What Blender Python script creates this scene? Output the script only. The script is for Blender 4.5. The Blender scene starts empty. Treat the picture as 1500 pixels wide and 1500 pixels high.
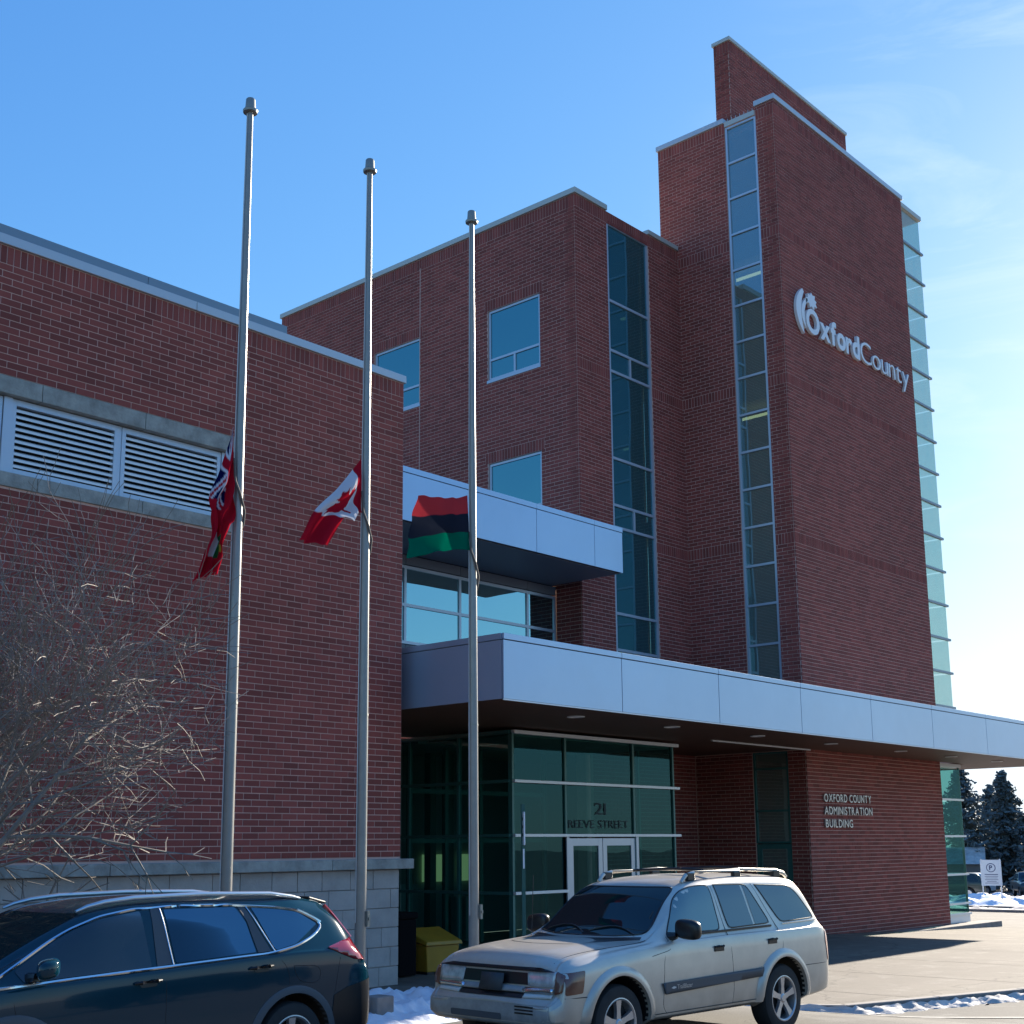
import bpy, bmesh, math, random
import numpy as np
from mathutils import Vector, Matrix
from mathutils.bvhtree import BVHTree
random.seed(7)
R = math.radians
SC = bpy.context.scene
COL = SC.collection
PI = math.pi

# ---------------------------------------------------------------- camera
cam_d = bpy.data.cameras.new('camera'); cam = bpy.data.objects.new('camera', cam_d); COL.objects.link(cam)
YAW, PITCH, ROLL, FPX = 0.841901173, 0.188671516, -0.00891314507, 1910.46483
cy, sy = math.cos(YAW), math.sin(YAW)
fw = Vector((sy*math.cos(PITCH), cy*math.cos(PITCH), math.sin(PITCH)))
rt = Vector((cy, -sy, 0)); up = rt.cross(fw)
r2 = math.cos(ROLL)*rt + math.sin(ROLL)*up; u2 = -math.sin(ROLL)*rt + math.cos(ROLL)*up
M = Matrix((r2, u2, -fw)).transposed().to_4x4(); M.translation = (0, 0, 2.26)
cam.matrix_world = M
cam_d.sensor_width = 36; cam_d.sensor_height = 36; cam_d.sensor_fit = 'HORIZONTAL'
cam_d.lens = FPX/1500*36
cam_d.shift_y = (875.1-750)/1500
cam_d.clip_start = 0.1; cam_d.clip_end = 3000
SC.camera = cam

# ---------------------------------------------------------------- light
SUN_AZ = math.atan2(2.55, 0.32); SUN_EL = math.atan(1/math.hypot(2.55, 0.32))
sun_d = bpy.data.lights.new('sun', 'SUN'); sun_d.energy = 5.0; sun_d.angle = R(0.55); sun_d.color = (1.0, 0.90, 0.76)
sun = bpy.data.objects.new('sun', sun_d); COL.objects.link(sun)
sun.rotation_euler = Vector((-2.55, -0.32, -1)).to_track_quat('-Z', 'Y').to_euler()
W = bpy.data.worlds.new('World'); SC.world = W; W.use_nodes = True
nt = W.node_tree; nt.nodes.clear()
def wn(t, **k):
    n = nt.nodes.new(t)
    for a, b in k.items(): setattr(n, a, b)
    return n
sky = wn('ShaderNodeTexSky', sky_type='NISHITA', sun_disc=False, sun_elevation=SUN_EL, sun_rotation=SUN_AZ,
         altitude=300, air_density=1.0, dust_density=0.30, ozone_density=6.0)
bg = wn('ShaderNodeBackground'); bg.inputs['Strength'].default_value = 0.085
out = wn('ShaderNodeOutputWorld')
tc = wn('ShaderNodeTexCoord')
mp = wn('ShaderNodeMapping'); mp.inputs['Rotation'].default_value = (0.35, 0.18, 0.5); mp.inputs['Scale'].default_value = (1.2, 2.0, 9.0)
no = wn('ShaderNodeTexNoise'); no.inputs['Scale'].default_value = 2.3; no.inputs['Detail'].default_value = 9; no.inputs['Roughness'].default_value = 0.62
no.inputs['Distortion'].default_value = 0.8
rp = wn('ShaderNodeMapRange'); rp.inputs['From Min'].default_value = 0.46; rp.inputs['From Max'].default_value = 0.78
rp.inputs['To Min'].default_value = 0.0; rp.inputs['To Max'].default_value = 0.55
sep = wn('ShaderNodeVectorMath', operation='DOT_PRODUCT'); sep.inputs[1].default_value = Vector((2.55, .32, .7)).normalized()
rs = wn('ShaderNodeMapRange'); rs.inputs['From Min'].default_value = 0.875; rs.inputs['From Max'].default_value = 0.975
mu = wn('ShaderNodeMath', operation='MULTIPLY')
mx = wn('ShaderNodeMix', data_type='RGBA'); mx.inputs['B'].default_value = (4.3, 5.1, 5.8, 1)
L = nt.links.new
L(tc.outputs['Generated'], mp.inputs['Vector']); L(mp.outputs[0], no.inputs['Vector']); L(no.outputs['Fac'], rp.inputs['Value'])
L(tc.outputs['Generated'], sep.inputs[0]); L(sep.outputs['Value'], rs.inputs['Value'])
L(rp.outputs[0], mu.inputs[0]); L(rs.outputs[0], mu.inputs[1]); L(mu.outputs[0], mx.inputs['Factor'])
# the camera's soft shoulder: each channel of the sky is compressed towards the horizon glow, all round alike
sc_ = wn('ShaderNodeSeparateColor'); cc_ = wn('ShaderNodeCombineColor'); L(sky.outputs[0], sc_.inputs[0])
for ch, g_, a_ in ((0, 1.08, 0.98), (1, 0.80, 0.86), (2, 0.48, 0.88)):
    m1 = wn('ShaderNodeMath', operation='MULTIPLY'); m1.inputs[1].default_value = 0.168; L(sc_.outputs[ch], m1.inputs[0])
    m2 = wn('ShaderNodeMath', operation='POWER'); m2.inputs[1].default_value = g_; L(m1.outputs[0], m2.inputs[0])
    m3 = wn('ShaderNodeMath', operation='MULTIPLY'); m3.inputs[1].default_value = a_/0.168; L(m2.outputs[0], m3.inputs[0])
    m4 = wn('ShaderNodeMath', operation='SMOOTH_MIN'); m4.inputs[1].default_value = (0.84, 0.93, 1.0)[ch]/0.168; m4.inputs[2].default_value = 0.30/0.168
    L(m3.outputs[0], m4.inputs[0]); L(m4.outputs[0], cc_.inputs[ch])
L(cc_.outputs[0], mx.inputs['A']); L(mx.outputs['Result'], bg.inputs['Color']); L(bg.outputs[0], out.inputs['Surface'])
SC.view_settings.view_transform = 'Standard'; SC.view_settings.look = 'None'
SC.view_settings.exposure = 1.35; SC.view_settings.gamma = 1; SC.view_settings.use_curve_mapping = False
SC.render.engine = 'CYCLES'
SC.cycles.max_bounces = 8; SC.cycles.transparent_max_bounces = 16; SC.cycles.use_denoising = True

# ---------------------------------------------------------------- materials
MATS = {}
def mat(name, color, rough=0.6, metal=0.0, spec=0.5, noise=None, bump=None, coat=0, var=None, emit=None, alpha=None):
    """noise=(scale, amount[, detail]) mottles the colour, var=(amount) varies it per piece, bump=(scale, strength)"""
    m = bpy.data.materials.new(name); m.use_nodes = True; t = m.node_tree; b = t.nodes['Principled BSDF']
    b.inputs['Base Color'].default_value = (*color, 1); b.inputs['Roughness'].default_value = rough
    b.inputs['Metallic'].default_value = metal; b.inputs['Specular IOR Level'].default_value = spec
    b.inputs['Coat Weight'].default_value = coat; b.inputs['Coat Roughness'].default_value = 0.03
    src = None
    tcn = t.nodes.new('ShaderNodeTexCoord')
    if noise:
        n = t.nodes.new('ShaderNodeTexNoise'); n.inputs['Scale'].default_value = noise[0]; n.inputs['Detail'].default_value = 7
        n.inputs['Roughness'].default_value = 0.65
        geo = t.nodes.new('ShaderNodeNewGeometry'); t.links.new(geo.outputs['Position'], n.inputs['Vector'])
        mr = t.nodes.new('ShaderNodeMapRange'); mr.inputs['From Min'].default_value = 0.3; mr.inputs['From Max'].default_value = 0.7
        mr.inputs['To Min'].default_value = 1-noise[1]; mr.inputs['To Max'].default_value = 1+noise[1]
        t.links.new(n.outputs['Fac'], mr.inputs['Value']); src = mr.outputs[0]
    if var:
        geo = t.nodes.new('ShaderNodeNewGeometry'); oi = t.nodes.new('ShaderNodeObjectInfo')
        a = t.nodes.new('ShaderNodeMath'); a.operation = 'ADD'; t.links.new(geo.outputs['Random Per Island'], a.inputs[0]); t.links.new(oi.outputs['Random'], a.inputs[1])
        fr = t.nodes.new('ShaderNodeMath'); fr.operation = 'FRACT'; t.links.new(a.outputs[0], fr.inputs[0])
        cr = t.nodes.new('ShaderNodeMapRange'); cr.inputs['To Min'].default_value = 1-var; cr.inputs['To Max'].default_value = 1+var
        t.links.new(fr.outputs[0], cr.inputs['Value'])
        if src:
            mm = t.nodes.new('ShaderNodeMath'); mm.operation = 'MULTIPLY'; t.links.new(src, mm.inputs[0]); t.links.new(cr.outputs[0], mm.inputs[1]); src = mm.outputs[0]
        else: src = cr.outputs[0]
    if src:
        hv = t.nodes.new('ShaderNodeHueSaturation'); hv.inputs['Color'].default_value = (*color, 1)
        t.links.new(src, hv.inputs['Value']); t.links.new(hv.outputs[0], b.inputs['Base Color'])
    if bump:
        n = t.nodes.new('ShaderNodeTexNoise'); n.inputs['Scale'].default_value = bump[0]; n.inputs['Detail'].default_value = 6
        geo = t.nodes.new('ShaderNodeNewGeometry'); t.links.new(geo.outputs['Position'], n.inputs['Vector'])
        bp = t.nodes.new('ShaderNodeBump'); bp.inputs['Strength'].default_value = bump[1]; bp.inputs['Distance'].default_value = 0.02
        t.links.new(n.outputs['Fac'], bp.inputs['Height']); t.links.new(bp.outputs[0], b.inputs['Normal'])
    if emit:
        b.inputs['Emission Color'].default_value = (*emit[0], 1); b.inputs['Emission Strength'].default_value = emit[1]
    MATS[name] = m
    return m
def glass(name, gloss, tint, fac, rough=0.0, body=None, wav=0.0, lit_fill=None, graze=.55):
    """coloured reflective glazing: a mirror coat over tinted clear glass (or over an opaque body colour)"""
    m = bpy.data.materials.new(name); m.use_nodes = True; t = m.node_tree; t.nodes.clear()
    o = t.nodes.new('ShaderNodeOutputMaterial'); g = t.nodes.new('ShaderNodeBsdfGlossy'); g.inputs['Color'].default_value = (*gloss, 1); g.inputs['Roughness'].default_value = rough
    if body: tr = t.nodes.new('ShaderNodeBsdfDiffuse'); tr.inputs['Color'].default_value = (*body, 1)
    else: tr = t.nodes.new('ShaderNodeBsdfTransparent'); tr.inputs['Color'].default_value = (*tint, 1)
    if lit_fill:      # diffuse share standing in for lit rooms and backlight behind hazy glass
        df = t.nodes.new('ShaderNodeBsdfDiffuse'); df.inputs['Color'].default_value = (*lit_fill[0], 1); m0 = t.nodes.new('ShaderNodeMixShader'); m0.inputs[0].default_value = lit_fill[1]
        t.links.new(tr.outputs[0], m0.inputs[1]); t.links.new(df.outputs[0], m0.inputs[2]); tr = m0
    mxs = t.nodes.new('ShaderNodeMixShader')
    lw = t.nodes.new('ShaderNodeLayerWeight'); lw.inputs['Blend'].default_value = 0.35
    mr = t.nodes.new('ShaderNodeMapRange'); mr.inputs['To Min'].default_value = fac; mr.inputs['To Max'].default_value = min(1, fac+graze)
    t.links.new(lw.outputs['Fresnel'], mr.inputs['Value']); t.links.new(mr.outputs[0], mxs.inputs[0])
    if wav:
        n = t.nodes.new('ShaderNodeTexNoise'); n.inputs['Scale'].default_value = 0.7; n.inputs['Detail'].default_value = 1
        geo = t.nodes.new('ShaderNodeNewGeometry'); t.links.new(geo.outputs['Position'], n.inputs['Vector'])
        bp = t.nodes.new('ShaderNodeBump'); bp.inputs['Strength'].default_value = wav; bp.inputs['Distance'].default_value = 0.05
        t.links.new(n.outputs['Fac'], bp.inputs['Height']); t.links.new(bp.outputs[0], g.inputs['Normal'])
    t.links.new(tr.outputs[0], mxs.inputs[1]); t.links.new(g.outputs[0], mxs.inputs[2]); t.links.new(mxs.outputs[0], o.inputs['Surface'])
    MATS[name] = m
    return m
BRICK = mat('brick', (0.265, 0.060, 0.046), 0.85, noise=(0.22, 0.22), var=0.22, bump=(60, 0.25))
MORTAR = mat('mortar', (0.66, 0.43, 0.36), 0.95, noise=(1.2, 0.15))
def brick_texture():
    m = bpy.data.materials.new('far_brickwork'); m.use_nodes = True; t = m.node_tree; b = t.nodes['Principled BSDF']; b.inputs['Roughness'].default_value = .9
    x = t.nodes.new('ShaderNodeTexBrick'); x.inputs['Color1'].default_value = (.25, .06, .05, 1); x.inputs['Color2'].default_value = (.21, .052, .045, 1)
    x.inputs['Mortar'].default_value = (.45, .31, .28, 1); x.inputs['Scale'].default_value = 1; x.inputs['Brick Width'].default_value = .3; x.inputs['Row Height'].default_value = .1
    x.inputs['Mortar Size'].default_value = .006
    g = t.nodes.new('ShaderNodeNewGeometry'); s = t.nodes.new('ShaderNodeSeparateXYZ'); c = t.nodes.new('ShaderNodeCombineXYZ'); a = t.nodes.new('ShaderNodeMath')
    t.links.new(g.outputs['Position'], s.inputs[0]); t.links.new(s.outputs[0], a.inputs[0]); t.links.new(s.outputs[1], a.inputs[1]); t.links.new(a.outputs[0], c.inputs[0]); t.links.new(s.outputs[2], c.inputs[1])
    t.links.new(c.outputs[0], x.inputs['Vector']); t.links.new(x.outputs['Color'], b.inputs['Base Color'])
    return m
FARBRICK = brick_texture()
STONE = mat('base_stone', (0.40, 0.37, 0.34), 0.85, noise=(3.0, 0.14), var=0.05, bump=(25, 0.3))
LEDGE = mat('ledge_stone', (0.31, 0.31, 0.28), 0.8, noise=(4.0, 0.35), bump=(30, 0.3))
COPING = mat('coping_metal', (0.52, 0.55, 0.58), 0.4, metal=0.35)
ROOFEDGE = mat('grey_roof_metal', (0.25, 0.30, 0.34), 0.45, metal=0.3)
GOLDCOP = mat('pale_coping', (0.50, 0.52, 0.48), 0.5, metal=0.2)
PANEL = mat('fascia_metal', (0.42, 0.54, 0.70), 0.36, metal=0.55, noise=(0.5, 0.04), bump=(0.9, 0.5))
DARKJ = mat('dark_joint', (0.02, 0.022, 0.025), 0.8)
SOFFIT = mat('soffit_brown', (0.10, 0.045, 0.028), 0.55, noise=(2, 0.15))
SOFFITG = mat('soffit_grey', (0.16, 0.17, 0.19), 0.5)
ALU = mat('window_aluminium', (0.50, 0.55, 0.62), 0.35, metal=0.4)
ALUD = mat('green_frame', (0.05, 0.17, 0.155), 0.4, metal=0.2)
LOUV = mat('louvre_slat', (0.72, 0.74, 0.76), 0.4, metal=0.3)
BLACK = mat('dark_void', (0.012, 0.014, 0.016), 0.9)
GW = glass('office_glass', (0.28, 0.62, 0.66), (.3, .55, .5), 0.42, body=(0.006, 0.03, 0.035), wav=0.12)
GR = glass('ribbon_glass', (0.50, 0.80, 0.84), (.3, .55, .5), 0.55, body=(0.006, 0.03, 0.04), wav=0.10)
GS = glass('strip_glass', (0.40, 0.62, 0.72), (0.34, 0.56, 0.50), 0.30, wav=0.12, lit_fill=((.27, .33, .27), .55))
GD = glass('shade_glass', (0.24, 0.48, 0.56), (0.20, 0.42, 0.40), 0.24, wav=0.12, lit_fill=((.06, .18, .20), .45))
GV = glass('entrance_glass', (0.13, 0.34, 0.38), (0.36, 0.62, 0.58), 0.09, wav=0.08, lit_fill=((.02, .10, .10), .10), graze=.40)
GT = glass('corner_glass', (0.45, 0.68, 0.72), (0.66, 0.79, 0.76), 0.10, lit_fill=((.42, .66, .66), .22))
INT = mat('interior_plaster', (0.42, 0.40, 0.34), 0.9)
INTD = mat('interior_wall', (0.26, 0.32, 0.30), 0.9)
FLOORI = mat('interior_floor', (0.22, 0.21, 0.19), 0.4)
WHITE = mat('sign_white', (0.80, 0.81, 0.83), 0.35)
LETTER = mat('letter_grey', (0.48, 0.47, 0.46), 0.35, metal=0.5)
DLETTER = mat('door_letter', (0.012, 0.035, 0.04), 0.7)
POLE = mat('pole_metal', (0.30, 0.29, 0.27), 0.38, metal=0.3, noise=(6, 0.08))
POLED = mat('pole_cap', (0.30, 0.30, 0.27), 0.5, metal=0.5)
ROPE = mat('rope', (0.12, 0.11, 0.10), 0.9)
ROPEW = mat('rope_white', (0.6, 0.6, 0.58), 0.9)
def paving(name, base, stain, salt, cracks):
    """weathered paving: broad stains, salt bloom, fine grit, wandering cracks"""
    m = bpy.data.materials.new(name); m.use_nodes = True; t = m.node_tree; b = t.nodes['Principled BSDF']; b.inputs['Roughness'].default_value = .88
    g = t.nodes.new('ShaderNodeNewGeometry')
    def nz(sc, det, lo, hi, rot=None):
        n = t.nodes.new('ShaderNodeTexNoise'); n.inputs['Scale'].default_value = sc; n.inputs['Detail'].default_value = det; n.inputs['Roughness'].default_value = .7
        src = g.outputs['Position']
        if rot: mp_ = t.nodes.new('ShaderNodeMapping'); mp_.inputs['Scale'].default_value = rot; t.links.new(src, mp_.inputs['Vector']); src = mp_.outputs[0]
        t.links.new(src, n.inputs['Vector']); r_ = t.nodes.new('ShaderNodeMapRange'); r_.inputs['From Min'].default_value = lo; r_.inputs['From Max'].default_value = hi
        t.links.new(n.outputs['Fac'], r_.inputs['Value']); return r_.outputs[0], n.outputs['Fac']
    def mixc(f, a_, b_):
        x = t.nodes.new('ShaderNodeMix'); x.data_type = 'RGBA'
        t.links.new(f, x.inputs['Factor'])
        for k, v in (('A', a_), ('B', b_)):
            if isinstance(v, tuple): x.inputs[k].default_value = (*v, 1)
            else: t.links.new(v, x.inputs[k])
        return x.outputs['Result']
    c = mixc(nz(.35, 5, .38, .62)[0], base, stain); c = mixc(nz(1.6, 8, .52, .70)[0], c, salt)
    c = mixc(nz(.9, 9, .50, .72, (.25, 1.6, 1))[0], c, tuple(x*.62 for x in base)); gf = nz(45, 3, .25, .9); c = mixc(gf[0], tuple(x*.55 for x in base), c)
    v = t.nodes.new('ShaderNodeTexVoronoi'); v.feature = 'DISTANCE_TO_EDGE'; v.inputs['Scale'].default_value = cracks
    nn = t.nodes.new('ShaderNodeTexNoise'); nn.inputs['Scale'].default_value = 1.5; nn.inputs['Detail'].default_value = 6; t.links.new(g.outputs['Position'], nn.inputs['Vector'])
    va = t.nodes.new('ShaderNodeVectorMath'); va.operation = 'ADD'; t.links.new(g.outputs['Position'], va.inputs[0]); t.links.new(nn.outputs['Color'], va.inputs[1]); t.links.new(va.outputs[0], v.inputs['Vector'])
    r_ = t.nodes.new('ShaderNodeMapRange'); r_.inputs['From Min'].default_value = 0.0; r_.inputs['From Max'].default_value = .006; r_.inputs['To Min'].default_value = 1; r_.inputs['To Max'].default_value = 0
    t.links.new(v.outputs['Distance'], r_.inputs['Value']); c = mixc(r_.outputs[0], c, tuple(x*.35 for x in base))
    t.links.new(c, b.inputs['Base Color'])
    bp = t.nodes.new('ShaderNodeBump'); bp.inputs['Strength'].default_value = .5; bp.inputs['Distance'].default_value = .01; t.links.new(gf[1], bp.inputs['Height']); t.links.new(bp.outputs[0], b.inputs['Normal'])
    return m
ASPH = paving('asphalt', (0.125, 0.118, 0.104), (0.075, 0.072, 0.068), (0.27, 0.26, 0.235), .30)
PLAZA = paving('plaza_concrete', (0.215, 0.183, 0.145), (0.125, 0.105, 0.085), (0.36, 0.33, 0.28), .16)
KERB = mat('kerb_concrete', (0.27, 0.25, 0.23), 0.9, noise=(3, 0.2))
SNOW = mat('snow', (0.84, 0.86, 0.90), 0.6, noise=(2.5, 0.10), bump=(9, 0.6))
SNOWD = mat('dirty_snow', (0.50, 0.475, 0.44), 0.8, noise=(1.8, 0.32), bump=(9, 0.7))
BARK = mat('twig_bark', (0.20, 0.172, 0.148), 0.75, noise=(8, 0.25))
YEL = mat('yellow_plastic', (0.40, 0.22, 0.02), 0.5, noise=(4, 0.12))
BINB = mat('black_plastic', (0.010, 0.011, 0.013), 0.5)
GREENP = mat('green_post', (0.02, 0.10, 0.08), 0.5)
CONIF = mat('conifer_needles', (0.115, 0.135, 0.13), 0.8, var=0.35)
TRUNK = mat('tree_trunk', (0.07, 0.06, 0.055), 0.9)

# ---------------------------------------------------------------- mesh helpers
def new_obj(name, me, parent=None, m=None):
    o = bpy.data.objects.new(name, me); COL.objects.link(o)
    if m is not None:
        me.materials.clear(); me.materials.append(m)
    if parent is not None: o.parent = parent
    return o
def thing(name, label, cat, loc=(0, 0, 0), rz=0, group=None):
    o = bpy.data.objects.new(name, None); COL.objects.link(o); o.location = loc; o.rotation_euler = (0, 0, rz)
    o['label'] = label; o['category'] = cat
    if group: o['group'] = group
    o.empty_display_size = 0.2
    return o
def tag(o, label, cat, group=None):
    o['label'] = label; o['category'] = cat
    if group: o['group'] = group
    return o
class MB:
    def __init__(s): s.v = []; s.f = []; s.n = 0
    def add(s, vs, fs):
        b = s.n; s.v += [tuple(v) for v in vs]; s.f += [tuple(i+b for i in f) for f in fs]; s.n += len(vs); return s
    def box(s, x0, x1, y0, y1, z0, z1):
        return s.add([(x0,y0,z0),(x1,y0,z0),(x1,y1,z0),(x0,y1,z0),(x0,y0,z1),(x1,y0,z1),(x1,y1,z1),(x0,y1,z1)],
                     [(0,3,2,1),(4,5,6,7),(0,1,5,4),(1,2,6,5),(2,3,7,6),(3,0,4,7)])
    def tube(s, pts, rad, n=8, cap=True):
        pts = [Vector(p) for p in pts]; rings = []
        if not hasattr(rad, '__len__'): rad = [rad]*len(pts)
        ref = None
        for i, p in enumerate(pts):
            d = (pts[min(i+1, len(pts)-1)] - pts[max(i-1, 0)])
            if d.length < 1e-9: d = Vector((0, 0, 1))
            d.normalize()
            if ref is None: ref = Vector((1, 0, 0)) if abs(d.x) < 0.9 else Vector((0, 1, 0))
            a = d.cross(ref)
            if a.length < 1e-6: a = d.orthogonal()
            a.normalize(); b = d.cross(a); ref = b.cross(d) if False else ref
            rings.append([p + rad[i]*(math.cos(2*PI*k/n)*a + math.sin(2*PI*k/n)*b) for k in range(n)])
        vs = [v for r in rings for v in r]; fs = []
        for i in range(len(pts)-1):
            for k in range(n):
                fs.append((i*n+k, i*n+(k+1) % n, (i+1)*n+(k+1) % n, (i+1)*n+k))
        if cap: fs.append(tuple(range(n))[::-1]); fs.append(tuple((len(pts)-1)*n+k for k in range(n)))
        return s.add(vs, fs)
    def lathe(s, prof, axis='z', c=(0, 0, 0), n=24, cap=True):
        """prof: list of (radius, along)"""
        vs = []
        for r, h in prof:
            for k in range(n):
                a = 2*PI*k/n; u, v = r*math.cos(a), r*math.sin(a)
                vs.append({'z': (c[0]+u, c[1]+v, c[2]+h), 'y': (c[0]+v, c[1]+h, c[2]+u), 'x': (c[0]+h, c[1]+u, c[2]+v)}[axis])
        fs = []
        for i in range(len(prof)-1):
            for k in range(n): fs.append((i*n+k, i*n+(k+1) % n, (i+1)*n+(k+1) % n, (i+1)*n+k))
        if cap: fs.append(tuple(range(n))[::-1]); fs.append(tuple((len(prof)-1)*n+k for k in range(n)))
        return s.add(vs, fs)
    def prism(s, poly, y0, y1):
        """poly in (x,z), extruded along y"""
        n = len(poly)
        return s.add([(x, y0, z) for x, z in poly]+[(x, y1, z) for x, z in poly],
                     [tuple(range(n)), tuple(range(2*n-1, n-1, -1))]+[(i, (i+1) % n, n+(i+1) % n, n+i)[::-1] for i in range(n)])
    def build(s, name, m, parent=None, smooth=False, bevel=0, fix=True):
        me = bpy.data.meshes.new(name); me.from_pydata(s.v, [], s.f)
        if fix and s.n < 60000:
            bm = bmesh.new(); bm.from_mesh(me); bmesh.ops.recalc_face_normals(bm, faces=bm.faces); bm.to_mesh(me); bm.free()
        if smooth:
            me.polygons.foreach_set('use_smooth', [True]*len(me.polygons))
        me.update()
        o = new_obj(name, me, parent, m)
        if bevel:
            b = o.modifiers.new('bevel', 'BEVEL'); b.width = bevel; b.segments = 2; b.limit_method = 'ANGLE'; b.angle_limit = R(40)
        if smooth and not bevel:
            sm = o.modifiers.new('es', 'EDGE_SPLIT'); sm.split_angle = R(38)
        return o
def box(name, m, parent, x0, x1, y0, y1, z0, z1, bevel=0):
    return MB().box(x0, x1, y0, y1, z0, z1).build(name, m, parent, bevel=bevel)
def struct(o): o['kind'] = 'structure'; return o
def stuff(o): o['kind'] = 'stuff'; return o

# ---------------------------------------------------------------- brickwork
CAMP = Vector((0, 0, 2.26))
def subtract(iv, a, b):
    o = []
    for p, q in iv:
        if b <= p or a >= q: o.append((p, q)); continue
        if a > p: o.append((p, a))
        if b < q: o.append((b, q))
    return o
def lay(a0, a1, z0, z1, holes=(), soldier=(), heads=()):
    """running bond of 300 x 100 mm modules; returns rectangles (a0,a1,z0,z1)"""
    res = []; g = 0.007
    for s0, s1 in soldier:
        for p, q in [(a0, a1)]:
            iv = [(p, q)]
            for h in holes:
                if h[2] < (s0+s1)/2 < h[3]: iv = subtract(iv, h[0], h[1])
            for p2, q2 in iv:
                n = max(1, round((q2-p2)/0.1)); w = (q2-p2)/n
                for i in range(n): res.append((p2+i*w+g, p2+(i+1)*w-g, s0+g, s1-g))
    for h0, h1, s0, s1 in heads:
        n = max(1, round((h1-h0)/0.1)); w = (h1-h0)/n
        for i in range(n): res.append((h0+i*w+g, h0+(i+1)*w-g, s0+g, s1-g))
    k0 = int(math.floor(z0/0.1+0.5)); k1 = int(math.ceil(z1/0.1-0.01))
    for k in range(k0, k1):
        zb, zt = max(k*0.1, z0), min((k+1)*0.1, z1); zc = (zb+zt)/2
        if zt-zb < 0.03: continue
        if any(s0 < zc < s1 for s0, s1 in soldier): continue
        iv = [(a0, a1)]
        for h in list(holes)+list(heads):
            if h[2] < zc < h[3]: iv = subtract(iv, h[0], h[1])
        off = 0.15 if k % 2 else 0.0
        for p, q in iv:
            j = math.floor((p-off)/0.3)
            while j*0.3+off < q:
                s, e = max(j*0.3+off, p), min((j+1)*0.3+off, q)
                if e-s > 0.03: res.append((s+g, e-g, zb+g, zt-g))
                j += 1
    return res
BM = {}
def brick_mesh(axis, sgn, w, h):
    key = (axis, sgn, round(w, 3), round(h, 3))
    if key in BM: return BM[key]
    b = MB(); d = 0.012
    # local frame: centre of the outer face
    if axis == 'y': b.box(-w/2, w/2, 0, d, -h/2, h/2)
    else: b.box(0, d, -w/2, w/2, -h/2, h/2)
    me = bpy.data.meshes.new('brick'); me.from_pydata(b.v, [], b.f); me.materials.append(BRICK)
    bm = bmesh.new(); bm.from_mesh(me); bmesh.ops.recalc_face_normals(bm, faces=bm.faces); bm.to_mesh(me); bm.free()
    BM[key] = me; return me
def brick_wall(parent, axis, c, rects, single=0, view=None):
    """bricks stand 10 mm proud of the mortar face; the ones that show largest become parts of their own"""
    rects = list(rects); pick = set()
    if single:
        def key(i):
            a, b, z0, z1 = rects[i]; p = Vector(((a+b)/2, c, (z0+z1)/2)) if axis == 'y' else Vector((c, (a+b)/2, (z0+z1)/2))
            return (p-CAMP).length
        full = [i for i, r in enumerate(rects) if r[1]-r[0] > 0.28 and (view is None or view(r))]
        full.sort(key=key); pick = set(full[:single])
    rnd = random.Random(int(c*100))
    vs, fs = [], []; n = 0; d = 0.03
    for i, (a, b, z0, z1) in enumerate(rects):
        pr = rnd.uniform(-0.0015, 0.0015)
        if i in pick:
            w, h = round(b-a, 3), round(z1-z0, 3)
            o = bpy.data.objects.new('brick', brick_mesh(axis, -1, w, h)); COL.objects.link(o); o.parent = parent
            o.location = ((a+b)/2, c+pr, (z0+z1)/2) if axis == 'y' else (c+pr, (a+b)/2, (z0+z1)/2)
            continue
        if axis == 'y':
            P = [(a,c+pr,z0),(b,c+pr,z0),(b,c+pr,z1),(a,c+pr,z1),(a,c+d,z0),(b,c+d,z0),(b,c+d,z1),(a,c+d,z1)]
            F = [(0,1,2,3),(0,4,5,1),(1,5,6,2),(2,6,7,3),(3,7,4,0)]
        else:
            P = [(c+pr,a,z0),(c+pr,b,z0),(c+pr,b,z1),(c+pr,a,z1),(c+d,a,z0),(c+d,b,z0),(c+d,b,z1),(c+d,a,z1)]
            F = [(3,2,1,0),(1,5,4,0),(2,6,5,1),(3,7,6,2),(0,4,7,3)]
        vs += P; fs += [tuple(x+n for x in f) for f in F]; n += 8
    me = bpy.data.meshes.new('bricks'); me.from_pydata(vs, [], fs); me.update()
    o = new_obj('brickwork', me, parent, BRICK); o['kind'] = 'stuff'
    return o
def wall_core(name, parent, axis, c, th, a0, a1, z0, z1, holes, m=None):
    """mortar-coloured backing with openings; outer face 10 mm behind the brick faces"""
    A = sorted(set([a0, a1]+[x for h in holes for x in h[:2] if a0 < x < a1])); Z = sorted(set([z0, z1]+[x for h in holes for x in h[2:4] if z0 < x < z1]))
    b = MB()
    for i in range(len(A)-1):
        for j in range(len(Z)-1):
            ac, zc = (A[i]+A[i+1])/2, (Z[j]+Z[j+1])/2
            if any(h[0] < ac < h[1] and h[2] < zc < h[3] for h in holes): continue
            if axis == 'y': b.box(A[i], A[i+1], c+.006, c+th, Z[j], Z[j+1])
            else: b.box(c+.006, c+th, A[i], A[i+1], Z[j], Z[j+1])
    return b.build(name, m or MORTAR, parent)
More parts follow.
